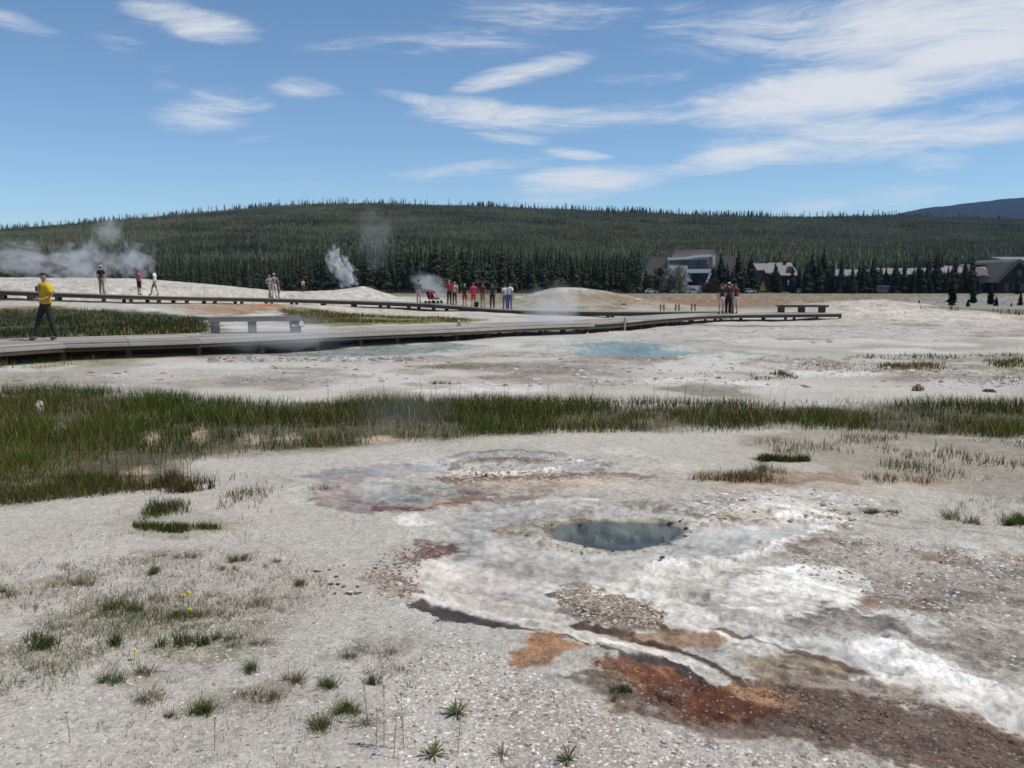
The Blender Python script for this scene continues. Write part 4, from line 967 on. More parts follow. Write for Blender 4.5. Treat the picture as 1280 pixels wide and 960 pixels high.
# ---- single plants on the near gravel
m_leaf = leafmat('plant_leaf', 'Col', .3)
def leaf_mesh(name, L, w, col, arch=.5, n=4):
    V = []; F = []
    for k in range(n + 1):
        q = k / n; ww = w * math.sin(math.pi * min(.12 + .88 * q, 1.0)) ** .7 / 2 + .0004
        yy = L * q * (1 - .25 * arch * q); zz = L * (.75 * q - .55 * arch * q * q)
        V += [(-ww, yy, zz + ww * .5), (0, yy, zz), (ww, yy, zz + ww * .5)]
        if k:
            b = 3 * (k - 1); F += [(b, b + 1, b + 4, b + 3), (b + 1, b + 2, b + 5, b + 4)]
    C = np.array(col)[None, :] * np.linspace(.75, 1.2, 3 * (n + 1))[:, None]
    return mesh_np(name, np.array(V), np.array(F), C)
LEAF = [leaf_mesh('leaf', .10, .008, (.085, .12, .035), .5), leaf_mesh('leaf', .10, .0085, (.13, .14, .065), .7), leaf_mesh('leaf', .10, .006, (.13, .12, .075), .7)]
for l_ in LEAF: l_.materials.append(m_leaf)
def rosette(u, v, r, nl, var, label, name='rosette_plant', up=.25):
    """a plant whose leaves can be picked apart: each leaf a part"""
    x, y = g(u, v); e = empty(name, (x, y, gz(x, y) - .004), 0, label, 'plant')
    for i in range(nl):
        a = i * 2.399 + random.uniform(-.3, .3); s = r / .085 * random.uniform(.65, 1.2)
        obj('leaf', LEAF[var], None, e, (0, 0, 0), (random.uniform(-.35, up * 1.3), random.uniform(-.2, .2), a), (s, s, s))
    return e
def clump(u, v, wpx, h, n, col, label, name='grass_clump', bw=.004, lean=.6, brown=.2, squash=.5, group=None):
    """a small tuft: all its blades are one mesh"""
    x, y = g(u, v); d = math.hypot(x, y); r = wpx / FPX * d / 2; n = int(n * 1.7)
    k_ = int(rng.integers(4, 9)); cx_ = rng.normal(0, r * .55, k_); cy_ = rng.normal(0, r * .30, k_); w_ = rng.integers(0, k_, n); sg_ = r * rng.uniform(.10, .34, k_)
    px = cx_[w_] + rng.normal(0, 1, n) * sg_[w_]; py = cy_[w_] + rng.normal(0, 1, n) * sg_[w_]
    c = vary(col, n, .35); b = rng.random(n) < brown; c[b] = vary((.19, .15, .09), b.sum(), .3)
    z0 = gz(x, y); zz = ground_z(x + px, y + py) - z0
    me = blades(name, px, py, h * .8 * rng.uniform(.35, 1.3, n), rng.uniform(.6, 1.2, n) * bw * .85, lean * 1.7, c, 3, z=zz)
    e = empty(name, (x, y, z0), 0, label, 'plant', group); o = obj('blades', me, m_blade, e); o['kind'] = 'stuff'; return e
GR = (.085, .13, .032); OL = (.13, .135, .06); GY = (.17, .165, .115); DG = (.062, .095, .03)
for a in [
 (199, 716, 30, .06, 170, GR, 'small round bright green tuft, upper one on the left gravel'), (165, 762, 40, .07, 150, GR, 'leafy green clump just left of the yellow flowers', 'grass_clump', .009),
 (222, 768, 75, .06, 420, OL, 'wide olive mat with yellow flowers in it'), (56, 806, 48, .08, 150, DG, 'row of upright dark leaves near the left edge of the picture', 'grass_clump', .008, .3),
 (146, 806, 26, .075, 80, DG, 'small dark upright clump between two leafy rows', 'grass_clump', .008, .3), (228, 808, 54, .08, 170, DG, 'dark row of upright leaves below the yellow flowers', 'grass_clump', .008, .35),
 (287, 800, 26, .075, 110, GR, 'bright narrow green tuft right of the dark leaf row'), (325, 806, 50, .07, 110, GY, 'pale sparse clump right of the bright narrow tuft'),
 (302, 700, 34, .075, 150, OL, 'olive tuft on bare gravel below the strip of short grass'), (288, 712, 30, .05, 80, GY, 'greyish tuft at the foot of the olive tuft'),
 (218, 696, 28, .05, 70, OL, 'thin olive tuft above the round bright tuft'), (196, 696, 18, .05, 40, GY, 'tiny brownish tuft beside the thin olive tuft'), (244, 697, 24, .07, 50, GY, 'wispy grey tuft right of the thin olive tuft'),
 (92, 732, 40, .085, 130, OL, 'tall loose olive tuft on the upper left gravel'), (326, 755, 38, .08, 110, GY, 'loose grey-green tuft on open gravel right of the flowers'), (375, 732, 24, .06, 110, OL, 'small green tuft left of the scattered dark stones'),
 (349, 702, 20, .04, 60, GY, 'low brown tuft above the scattered dark stones'), (20, 744, 36, .08, 90, GY, 'dry grey-brown tuft near the left edge'), (2, 738, 16, .08, 60, GR, 'green tuft cut by the left edge of the picture'),
 (143, 852, 34, .085, 120, GR, 'spiky green tuft standing alone on the lower left'), (184, 842, 26, .08, 70, OL, 'thin olive tuft right of the spiky green tuft'), (311, 840, 30, .085, 110, GR, 'green tuft in the middle of the lower left gravel'),
 (412, 858, 32, .085, 130, GR, 'bright green pointed tuft, upper of the pair on the right'), (429, 890, 34, .075, 200, GR, 'bright green rounded tuft, lower of the pair on the right'), (254, 888, 32, .08, 140, GR, 'leafy green tuft near the bottom left', 'grass_clump', .006),
 (195, 872, 40, .075, 80, OL, 'sparse olive tuft left of the leafy green tuft'), (339, 872, 46, .08, 130, OL, 'broad olive tuft left of the bright green pair'), (394, 910, 44, .085, 150, OL, 'pale olive tuft below the bright green pair'), (210, 896, 14, .075, 40, OL, 'narrow tuft on bare gravel near the bottom left'),
 (369, 852, 34, .085, 100, GY, 'grey-green tuft left of the bright pointed tuft'), (782, 864, 26, .075, 120, DG, 'dark green tuft at the left end of the red mat'), (768, 876, 22, .045, 50, OL, 'small sprawling tuft beside the dark green one'),
 (458, 816, 66, .055, 170, GY, 'sparse grey patch of plants in the middle gravel'), (438, 824, 22, .05, 50, GY, 'small grey tuft beside the sparse patch'), (484, 838, 60, .05, 110, GY, 'straggling grey plant below the sparse patch'), (466, 855, 18, .07, 60, (.09, .10, .09), 'bluish upright sprig on the middle gravel', 'grass_clump', .006, .3),
 (1090, 646, 28, .06, 120, DG, 'small dark green mound on the white crust at right', 'grass_clump', .008), (1112, 646, 26, .04, 80, (.12, .085, .05), 'low brown clump touching the dark green mound', 'grass_clump', .008),
 (1206, 656, 34, .12, 110, GY, 'dry grey tuft between the green mound and the right edge', 'grass_clump', .006), (1272, 658, 40, .13, 260, DG, 'bushy dark tuft at the right edge of the picture', 'grass_clump', .007), (1186, 650, 22, .10, 60, GY, 'thin dry tuft left of the dry grey tuft', 'grass_clump', .005),
 (1060, 648, 12, .05, 30, GY, 'tiny dry tuft left of the green mound'), (1030, 636, 14, .05, 36, (.13, .1, .07), 'tiny brown tuft on the white crust'), (548, 480, 22, .10, 70, OL, 'lone olive tuft on the white flat behind the meadow', 'grass_clump', .012), (960, 590, 30, .12, 80, OL, 'upright tuft in the reddish strip', 'grass_clump', .008), (404, 612, 36, .05, 80, OL, 'olive tuft beside the lilac run-off', 'grass_clump', .006)]:
    clump(*a[:6], a[6], *(a[7:]))
rosette(571, 893, .075, 30, 1, 'olive rosette with long narrow leaves alone on the gravel')
rosette(542, 944, .07, 22, 1, 'spreading pale rosette near the bottom edge, left of the sprig')
rosette(629, 943, .06, 12, 2, 'small dark sprig of few leaves near the bottom edge')
rosette(709, 949, .065, 20, 1, 'rosette near the bottom edge, farthest to the right', up=.4)
rosette(458, 906, .07, 16, 2, 'withered rosette at the foot of the dead stalks')
def stalk(u, v, h, label, br=3):
    x, y = g(u, v); mb = MB(); p = Vector((0, 0, -.01)); q = Vector((random.uniform(-.02, .02), random.uniform(-.02, .02), h))
    mb.tube(p, q, .0021, .0013, 5)
    for i in range(br):
        f = random.uniform(.35, .98); s = p.lerp(q, f); d = Vector((random.uniform(-1, 1), random.uniform(-1, 1), random.uniform(.3, 1.2))).normalized() * random.uniform(.02, .05)
        mb.tube(s, s + d, .0018, .001, 4)
    for i in range(9):
        d = Vector((random.uniform(-1, 1), random.uniform(-1, 1), random.uniform(.0, 1))).normalized() * random.uniform(.008, .018)
        mb.tube(q, q + d, .003, .0012, 4)
    return tag(mb.build('dead_stalk', m_stalk, None, loc=(x, y, gz(x, y))), label, 'plant', 'dead flower stalks on the near gravel')
m_stalk = mat('dry_stalk', (.27, .215, .17), .9, .1, .2, 30)
stalk(460, 906, .20, 'dead stalk on the left of the standing group', 6); stalk(480, 932, .27, 'tallest dead stalk of the standing group', 7); stalk(505, 936, .24, 'dead stalk on the right of the standing group', 6)
stalk(572, 940, .20, 'thin dead stalk between the two pale rosettes', 2); stalk(470, 936, .16, 'short branching dead stalk at the foot of the group', 6); stalk(492, 948, .18, 'bent dead stalk at the bottom edge', 5)
stalk(88, 930, .14, 'lone thin stalk on the bottom left gravel', 2); stalk(268, 936, .15, 'lone thin stalk left of the pale olive tuft', 2)
m_petal = mat('yellow_petal', (.72, .55, .02), .7, .1)
def flower(u, v, hh, label):
    x, y = g(u, v); e = empty('yellow_flower', (x, y, gz(x, y)), 0, label, 'flower', 'yellow flowers on the near gravel')
    MB().tube((0, 0, -.01), (.004, 0, hh), .002, .0015, 5).build('stem', m_stemg, e)
    mb = MB()
    for k in range(2):
        for i in range(11):
            a = i * 2 * math.pi / 11 + k * .3; r = .012 - .004 * k; ca, sa = math.cos(a), math.sin(a)
            mb.add([(.004, 0, hh), (.004 + ca * r - sa * .004, sa * r + ca * .004, hh + .004 + .006 * k), (.004 + ca * r * 1.15, sa * r * 1.15, hh + .003 + .006 * k), (.004 + ca * r + sa * .004, sa * r - ca * .004, hh + .004 + .006 * k)], [(0, 1, 2, 3)])
    mb.build('petals', m_petal, e); return e
m_stemg = mat('green_stem', (.09, .12, .03), .8, .2)
flower(237, 777, .07, 'yellow flower low in the olive mat'); flower(236, 768, .13, 'yellow flower higher up in the olive mat'); flower(229, 766, .11, 'half-open yellow flower on the left of the olive mat'); flower(168, 826, .05, 'tiny yellow flower below the leafy row')

# ---------------------------------------------------------------- stones
def stone_mesh(name, seed, flat=.55, sub=1):
    bm = bmesh.new(); bmesh.ops.create_icosphere(bm, subdivisions=sub, radius=1); r = random.Random(seed)
    for v in bm.verts:
        v.co *= r.uniform(.72, 1.2); v.co.z *= flat
    me = bpy.data.meshes.new(name); bm.to_mesh(me); bm.free(); return me
m_dstone = mat('dark_stone', (.11, .088, .07), .9, .1, .4, 20, .5, 60)
m_pstone = mat('sinter_stone', (.50, .47, .42), .95, .1, .4, 3, .5, 60)
m_gravel = leafmat('gravel_grain', 'Col', 0.0)
SM = [stone_mesh('dark_stone', i) for i in range(4)]
for s_ in SM: s_.materials.append(m_dstone)
r_ = random.Random(3)
for i in range(16):
    u, v = ((400, 716), (412, 713), (420, 722), (424, 709), (430, 708), (414, 731), (423, 731), (429, 734), (447, 734), (419, 742), (434, 742), (446, 742), (450, 741), (395, 716), (438, 743), (470, 711))[i]
    x, y = g(u, v); s = r_.uniform(.008, .017)
    o = obj('dark_stone', SM[i % 4], None, None, (x, y, gz(x, y) + s * .25), (0, 0, r_.uniform(0, 6)), (s * 1.3, s, s))
    tag(o, 'small dark stone in the scatter on white gravel left of the reddish crust', 'stone', 'dark stones scattered on the white gravel')
for i, (u, v, s, lb) in enumerate(((838, 655, .05, 'dark wet stone at the back right of the spring, left of two'), (850, 655, .035, 'dark wet stone at the back right of the spring, right of two'), (858, 662, .045, 'dark stone on the right end of the spring rim'), (856, 672, .04, 'dark stone low on the right end of the spring rim'),
                              (812, 681, .03, 'brown stone on the near right rim of the spring'), (766, 691, .03, 'brown stone on the near rim of the spring, middle one'), (731, 686, .03, 'brown stone on the near rim of the spring, left one'), (726, 653, .05, 'brown block at the back left of the spring'), (690, 658, .03, 'small brown stone at the left end of the spring'), (658, 669, .035, 'brown nodule at the outer left of the spring rim'), (828, 702, .04, 'dark stone on the white edge right of the spring'))):
    x, y = g(u, v); o = obj('rim_stone', SM[i % 4], None, None, (x, y, gz(x, y) + s * .15), (0, 0, i), (s * .6, s * .42, s * .45)); tag(o, lb, 'stone', 'stones on the rim of the hot spring')
def grains(name, x, y, s, col, label, sunk=.1, flat=.55):
    """many small stones joined into one mesh"""
    base = bmesh.new(); bmesh.ops.create_icosphere(base, subdivisions=1, radius=1)
    bv = np.array([v.co for v in base.verts]); bf = np.array([[v.index for v in f.verts] for f in base.faces]); base.free()
    # a cheaper stone: an octahedron with jitter for the tiny ones
    ov = np.array([(1, 0, 0), (0, 1, 0), (-1, 0, 0), (0, -1, 0), (0, 0, 1), (.7, .7, .3), (-.7, .7, .4), (-.7, -.7, .2), (.7, -.7, .4)], float)
    of = np.array([(0, 5, 4), (5, 1, 4), (1, 6, 4), (6, 2, 4), (2, 7, 4), (7, 3, 4), (3, 8, 4), (8, 0, 4)])
    n = len(x); z = ground_z(x, y)
    V = ov[None] * rng.uniform(.6, 1.25, (n, len(ov), 1)); a = rng.uniform(0, 6.28, n); ca, sa = np.cos(a)[:, None], np.sin(a)[:, None]
    el = rng.uniform(.7, 1.4, (n, 1))
    vx = V[:, :, 0] * el; vy = V[:, :, 1] / el
    X_ = (vx * ca - vy * sa) * s[:, None] + x[:, None]; Y_ = (vx * sa + vy * ca) * s[:, None] + y[:, None]; Z_ = V[:, :, 2] * s[:, None] * flat + (z - s * flat * sunk)[:, None]
    VV = np.stack([X_, Y_, Z_], 2).reshape(-1, 3); FF = (of[None] + (np.arange(n) * len(ov))[:, None, None]).reshape(-1, 3)
    me = mesh_np(name, VV, FF, np.repeat(col, len(ov), 0)); return tag(obj(name, me, m_gravel), label, kind='stuff')
# near gravel
STREAM = polyseg([(660, 779), (735, 800), (775, 806), (815, 815), (850, 824), (880, 838), (902, 853)]); POOLP = polyseg([(682, 662), (698, 654), (735, 651), (775, 650), (822, 651.5), (854, 656), (862, 664), (850, 674), (824, 682), (792, 689), (760, 690), (726, 683), (693, 675)])
def gravel(pix, n, s0, s1, cols, label, name='gravel', p=2.5, patch=0.0, sc=1.5):
    x, y, s = scatter(pix, n); k = (s < 0) & (sdf('l', STREAM, .045, x, y) > 0) & (sdf('p', POOLP, 0, x, y) > .02)
    if patch: k &= rng.random(n) < np.clip(.35 + patch * fbm(x, y, sc, 4, 301), 0, 1)
    x, y = x[k], y[k]; n = len(x)
    q = rng.random(n) ** p; ss = s0 + (s1 - s0) * q
    c = np.array(cols)[rng.integers(0, len(cols), n)] * rng.uniform(.8, 1.15, (n, 1))
    grains(name, x, y, ss, c, label)
PAL = [(.52, .49, .45), (.50, .47, .42), (.60, .58, .55), (.42, .37, .32), (.46, .43, .39), (.30, .25, .215), (.17, .14, .12)]
NEAR = [(-500, 700), (0, 650), (300, 690), (430, 690), (520, 760), (600, 800), (700, 850), (820, 920), (1000, 940), (1150, 980), (1250, 1040), (-300, 1040)]
gravel(NEAR, 42000, .0025, .011, PAL, 'fine white and grey gravel over the near ground', p=3)
gravel([(560, 790), (640, 830), (760, 890), (900, 930), (1100, 960), (1200, 1040), (500, 1040), (480, 860)], 16000, .003, .013, PAL + [(.22, .19, .165), (.64, .62, .6)], 'coarser grey gravel in the middle of the near ground', p=3)
RGT = [(990, 700), (1050, 672), (1300, 700), (1450, 760), (1450, 860), (1280, 845), (1100, 755), (1000, 720)]
gravel(RGT, 16000, .003, .017, PAL + [(.27, .2, .15)], 'brown and grey gravel on the right', p=3, patch=1.2)
gravel([(690, 742), (730, 733), (790, 745), (835, 768), (825, 788), (735, 778), (700, 755)], 2600, .003, .015, [(.33, .27, .22), (.26, .2, .15), (.15, .11, .09), (.5, .45, .4)], 'brown sinter pebbles on the low mound', p=2)
gravel([(860, 620), (1010, 612), (1100, 630), (1060, 665), (990, 655), (880, 655)], 1600, .008, .035, [(.55, .5, .45), (.42, .34, .27), (.22, .16, .12), (.62, .59, .55)], 'crusty sinter bits behind the spring', p=2.2, patch=1.4)
gravel([(640, 668), (672, 648), (720, 640), (830, 640), (880, 655), (872, 680), (800, 700), (730, 698), (670, 690)], 1100, .004, .016, [(.40, .36, .31), (.36, .32, .27), (.26, .22, .18), (.44, .41, .37)], 'knobbly tan sinter along the spring rim', name='sinter_nodules', p=2.2)
gravel([(450, 720), (490, 683), (570, 680), (572, 694), (520, 710), (530, 745), (480, 748)], 1500, .003, .015, [(.2, .12, .095), (.25, .17, .13), (.4, .34, .28), (.11, .08, .07)], 'reddish and brown crumbs along the crust edge', p=2)
gravel([(730, 828), (880, 835), (1010, 868), (1030, 885), (975, 905), (835, 908), (770, 860)], 2600, .002, .009, [(.12, .055, .035), (.17, .07, .035), (.09, .055, .045), (.2, .12, .07), (.3, .25, .22)], 'rusty crumbs on the red mat', p=2.5)
gravel([(960, 860), (1150, 880), (1290, 930), (1400, 1000), (1150, 960), (1000, 925)], 5000, .0025, .012, [(.16, .11, .085), (.12, .09, .075), (.22, .18, .15), (.17, .09, .06)], 'dark brown crumbs on the lower right', p=2.4)
gravel([(540, 596), (760, 590), (770, 598), (560, 604)], 900, .008, .025, [(.24, .17, .13), (.4, .33, .28), (.18, .14, .12)], 'brown crumbs along the terrace edge', p=2)
gravel([(550, 572), (690, 566), (740, 574), (760, 584), (700, 596), (560, 597), (530, 585)], 700, .008, .022, [(.32, .27, .22), (.55, .52, .48), (.22, .18, .15)], 'knobs along the terrace rims', name='sinter_nodules', p=2)
gravel([(255, 447), (500, 445), (530, 448), (500, 452), (260, 453)], 420, .03, .10, [(.25, .23, .215), (.17, .15, .14), (.4, .37, .34)], 'row of grey stones along the far side of the white flat', name='stones', p=2)
gravel([(560, 446), (880, 445), (1280, 450), (1280, 486), (900, 484), (400, 482), (100, 474), (100, 466)], 6500, .015, .085, [(.35, .3, .26), (.26, .21, .18), (.5, .46, .42), (.18, .14, .12)], 'dark stones and crumbs on the white flat', name='stones', p=3.5, patch=1.6, sc=.35)
gravel([(640, 412), (1280, 404), (1500, 404), (1500, 440), (900, 440), (860, 425), (640, 425)], 1700, .03, .13, [(.38, .31, .25), (.27, .21, .16), (.5, .45, .4)], 'crumbs on the far pinkish flat', name='stones', p=3.5, patch=1.6, sc=.25)
# bigger single things on the flats
def mound(u, v, wpx, hpx, label, col, name, cat):
    x, y = g(u, v); s = wpx / FPX * math.hypot(x, y) / 2; me = stone_mesh(name, int(u), 1.0, 3)
    for w in me.vertices: w.co.z = max(w.co.z, -.2)
    return tag(obj(name, me, mat(name + '_earth', col, .95, .05, .5, 2.5, .7, 6), None, (x, y, gz(x, y)), (0, 0, u), (s, s * .8, hpx / FPX * math.hypot(x, y))), label, cat)
mound(1147, 488, 15, 7, 'small brown earth mound on the white flat behind the meadow', (.22, .165, .12), 'earth_mound', 'mound')
mound(50, 516, 10, 14, 'pale upright stone standing in the sedge on the left', (.46, .42, .36), 'pale_rock', 'rock')
mound(1237, 490, 14, 3, 'low dark brown clod at the right of the white flat', (.13, .10, .075), 'dark_clod', 'mound')
mound(780, 381, 8, 2.4, 'flat brown rock on the far ground before the trees', (.2, .15, .11), 'flat_rock', 'rock')
mound(163, 351.5, 10, 5, 'small dark boulder on top of the white mound on the left', (.10, .075, .065), 'dark_boulder', 'rock')
# ---------------------------------------------------------------- boardwalks
m_deck = mat('weathered_plank', (.30, .27, .235), .9, .15, .30, 3.0, .4, 40, stretch=(.6, 3, 3))
m_deck2 = mat('weathered_plank', (.24, .215, .19), .9, .15, .30, 3.0, .4, 40, stretch=(.6, 3, 3)); m_deck3 = mat('weathered_plank', (.36, .33, .29), .9, .15, .30, 3.0, .4, 40, stretch=(.6, 3, 3))
m_beam = mat('dark_timber', (.085, .07, .058), .9, .1, .3, 4)
m_kerb = mat('pale_timber', (.34, .31, .27), .9, .15, .25, 3)
def smooth_path(P, step):
    P = [Vector(p) for p in P]; out = []
    for i in range(len(P) - 1):
        p0 = P[max(i - 1, 0)]; p1 = P[i]; p2 = P[i + 1]; p3 = P[min(i + 2, len(P) - 1)]
        n = max(1, round((p2 - p1).length / step))
        for k in range(n):
            q = k / n
            out.append(.5 * ((2 * p1) + (p2 - p0) * q + (2 * p0 - 5 * p1 + 4 * p2 - p3) * q * q + (3 * p1 - p0 - 3 * p2 + p3) * q ** 3))
    out.append(P[-1]); return out
def normals(S_):
    N = []
    for i in range(len(S_)):
        d = S_[min(i + 1, len(S_) - 1)] - S_[max(i - 1, 0)]; d.z = 0; d.normalize(); N.append(Vector((-d.y, d.x, 0)))
    return N
def hexa(mb, a0, a1, b0, b1, th):
    """a board between two stations: a0,a1 lateral ends at the first, b0,b1 at the second, top at their z"""
    d = Vector((0, 0, th))
    return mb.add([a0 - d, b0 - d, b1 - d, a1 - d, a0, b0, b1, a1], [(0, 3, 2, 1), (4, 5, 6, 7), (0, 1, 5, 4), (1, 2, 6, 5), (2, 3, 7, 6), (3, 0, 4, 7)])
def boardwalk(front, width, step, label, nplank, single, kerb_to=None, post_d=.12, beam_h=.16, strip_to=None, blocker_to=None):
    S_ = smooth_path(front, step); N = normals(S_); o0 = S_[0]
    e = empty('boardwalk', tuple(o0), 0, label, 'boardwalk', None)
    S_ = [s - o0 for s in S_]
    pw = width / nplank
    for i in range(len(S_) - 1):
        g_ = (S_[i + 1] - S_[i]).normalized() * .006
        for k in range(nplank):
            jz = Vector((0, 0, random.uniform(-.004, .004))); a = k * pw + .011; b = (k + 1) * pw - .011
            mb = MB() if (single or (i == 0 and k == 0)) else mb_all
            if not single: mb_all = mb
            hexa(mb, S_[i] + N[i] * a + g_ + jz, S_[i] + N[i] * b + g_ + jz, S_[i + 1] + N[i + 1] * a - g_ + jz, S_[i + 1] + N[i + 1] * b - g_ + jz, .05)
            if single: mb.build('plank', random.choice((m_deck, m_deck, m_deck2, m_deck3)), e)
        for off in (.06, width - .16):
            mb2 = MB(); dz = Vector((0, 0, -.058)); hexa(mb2, S_[i] + N[i] * off + dz, S_[i] + N[i] * (off + .09) + dz, S_[i + 1] + N[i + 1] * off + dz, S_[i + 1] + N[i + 1] * (off + .09) + dz, beam_h); mb2.build('beam', m_beam, e)
        if kerb_to is not None and i < kerb_to:
            mb3 = MB(); dz = Vector((0, 0, -.035)); hexa(mb3, S_[i] - N[i] * .20 + dz + g_, S_[i] - N[i] * .045 + dz + g_, S_[i + 1] - N[i + 1] * .20 + dz - g_, S_[i + 1] - N[i + 1] * .045 + dz - g_, .07); mb3.build('kerb_board', m_kerb, e)
        if strip_to is not None and i < strip_to:  # dark strip lying along the ground below the front edge
            pa, pb = S_[i] + o0, S_[i + 1] + o0; za, zb = gz(pa.x, pa.y) + .10, gz(pb.x, pb.y) + .10
            a_, b_ = S_[i].copy(), S_[i + 1].copy(); a_.z = za - o0.z; b_.z = zb - o0.z
            mb4 = MB(); hexa(mb4, a_ + N[i] * .02, a_ + N[i] * .30, b_ + N[i + 1] * .02, b_ + N[i + 1] * .30, .22); mb4.build('ground_strip', m_beam, e)
    if blocker_to:  # boards added under the deck to block light and keep the gap dark
        for i in range(min(blocker_to, len(S_) - 1)):
            for off in (width * .5, width - .05):
                pa, pb = S_[i] + N[i] * off + o0, S_[i + 1] + N[i + 1] * off + o0
                za, zb = gz(pa.x, pa.y), gz(pb.x, pb.y); h_ = min(pa.z - .07 - za, pb.z - .07 - zb) + .05
                mb5 = MB(); dz = Vector((0, 0, -.062)); hexa(mb5, S_[i] + N[i] * off + dz, S_[i] + N[i] * (off + .04) + dz, S_[i + 1] + N[i + 1] * off + dz, S_[i + 1] + N[i + 1] * (off + .04) + dz, h_); mb5.build('light_blocker', m_beam, e)
    if not single:
        o = mb_all.build('decking', m_deck, e); o['kind'] = 'stuff'
    for i in range(len(S_)):
        for off in (.20, width - .22):
            p = S_[i] + N[i] * off; w = p + o0; zb = gz(w.x, w.y) - .1 - o0.z
            if p.z - .21 > zb:
                MB().box((p.x, p.y, (zb + p.z - .06) / 2), (post_d, post_d, p.z - .06 - zb), math.atan2(N[i].y, N[i].x)).build('post', m_beam, e)
    return e, [s + o0 for s in S_], N
NF = [(-190, 446, .42), (-60, 437, .41), (0, 434, .40), (80, 429, .40), (250, 424, .40), (400, 417.5, .38), (500, 413.5, .36), (575, 410.5, .35), (650, 407, .29), (710, 405, .24), (765, 403.5, .18), (805, 400, .10), (855, 396, .0), (905, 393.3, -.10), (985, 392.4, -.16), (1053, 391.8, -.19)]
near_e, NS, NN = boardwalk([atz(*p) for p in NF], 2.5, 1.75, 'lower boardwalk of grey planks curving from the left edge to a platform on the right', 8, True, kerb_to=15, blocker_to=10)
FF_ = FFP + [(600, 385, 60), (650, 388, 58.2), (720, 389.3, 56.5), (800, 389.8, 55.4), (880, 389.6, 54.6), (915, 389.2, 54.2)]
far_e, FS, FN = boardwalk([aty(*p) for p in FF_], 2.2, 1.85, 'upper boardwalk on dark posts running across the white mounds', 6, False, post_d=.2, beam_h=.22, strip_to=22)
def on_walk(S_, N, u, off):
    us = [pix_of(p.x, p.y, p.z)[0] for p in S_]
    for i in range(len(us) - 1):
        if us[i] <= u <= us[i + 1]:
            q = (u - us[i]) / max(us[i + 1] - us[i], 1e-6); p = S_[i].lerp(S_[i + 1], q) + N[i] * off
            dx = xu(u, p.y) - p.x
            return Vector((p.x + dx * .9, p.y, p.z))
    return S_[-1]
# ---- benches
m_bench = mat('bench_wood', (.185, .17, .16), .85, .15, .25, 4, .3, 30)
m_bdark = mat('bench_dark', (.10, .08, .068), .9, .1, .25, 4)
def bench(p, rz, L, d, hh, ap, legw, legs, label, m, ml):
    e = empty('bench', tuple(p), rz, label, 'bench')
    for k in range(3):
        MB().box((0, (k - 1) * d / 3, hh - .03), (L, d / 3 - .012, .06)).build('seat_plank', m, e)
    if ap: MB().box((0, -d / 2 - .028, hh - ap / 2 - .004), (L - .01, .045, ap)).build('apron', m, e)
    for x in legs: MB().box((x, 0, (hh - .062) / 2), (legw, d * .7, hh - .062)).build('leg', ml, e)
    return e
p = on_walk(NS, NN, 323, 2.15); bench(p, .28, 2.6, .5, .47, .13, .24, (-1.12, -.1, 1.08), 'backless pale grey wooden bench on the lower boardwalk', m_bench, m_beam)
p = on_walk(NS, NN, 1004, 2.2); bench(p, 0, 3.15, .5, .45, .12, .34, (-1.25, 0, 1.25), 'dark backless bench on the platform at the right end of the boardwalk', m_bdark, m_bdark)
# slanted sign by the bench, marker posts
def trail_sign(p, rz):
    e = empty('trail_sign', tuple(p), rz, 'small slanted dark sign panel on a low stand right of the pale bench', 'sign')
    for s in (-.13, .13): MB().box((s, .05, .12), (.05, .05, .24)).build('leg', m_bdark, e)
    MB().box((0, 0, .27), (.36, .30, .025), M=Matrix.Rotation(R(38), 4, 'X')).build('panel', mat('sign_dark', (.06, .05, .045), .6, .3), e)
    MB().box((0, -.012, .29), (.40, .33, .012), M=Matrix.Rotation(R(38), 4, 'X')).build('panel_edge', m_kerb, e)
    return e
trail_sign(on_walk(NS, NN, 374, 1.5), .7)
def marker(p, h, label, d=.07):
    e = empty('marker_post', tuple(p), .3, label, 'post')
    MB().box((0, 0, h / 2 - .1), (d, d, h + .2)).build('post', m_kerb, e)
    MB().add([(-d / 2, -d / 2, h), (d / 2, -d / 2, h), (d / 2, d / 2, h), (-d / 2, d / 2, h), (0, 0, h + d * .5)], [(0, 1, 4), (1, 2, 4), (2, 3, 4), (3, 0, 4)]).build('cap', m_kerb, e)
q = atz(574, 420, .0); marker((q.x, q.y, gz(q.x, q.y)), .58, 'pale post in front of the bend of the lower boardwalk', .10)
q = on_walk(NS, NN, 780, -.3); marker((q.x, q.y, gz(q.x, q.y)), .55, 'thin pale post beside the lower boardwalk where it swings right')
for i, u in enumerate((827, 846, 866)):
    p = on_walk(FS, FN, u, 1.9); e = empty('low_barrier', tuple(p), 0, ('pair of short posts on the far deck, leftmost of three', 'pair of short posts on the far deck, middle of three', 'pair of short posts on the far deck, nearest the dark crowd')[i], 'post', 'pairs of short posts on the far deck')
    for s in (-.11, .11): MB().box((s, 0, .21), (.07, .07, .42)).build('post', m_bdark, e)
    MB().box((0, .0, .30), (.15, .05, .05)).build('rail', m_bdark, e)

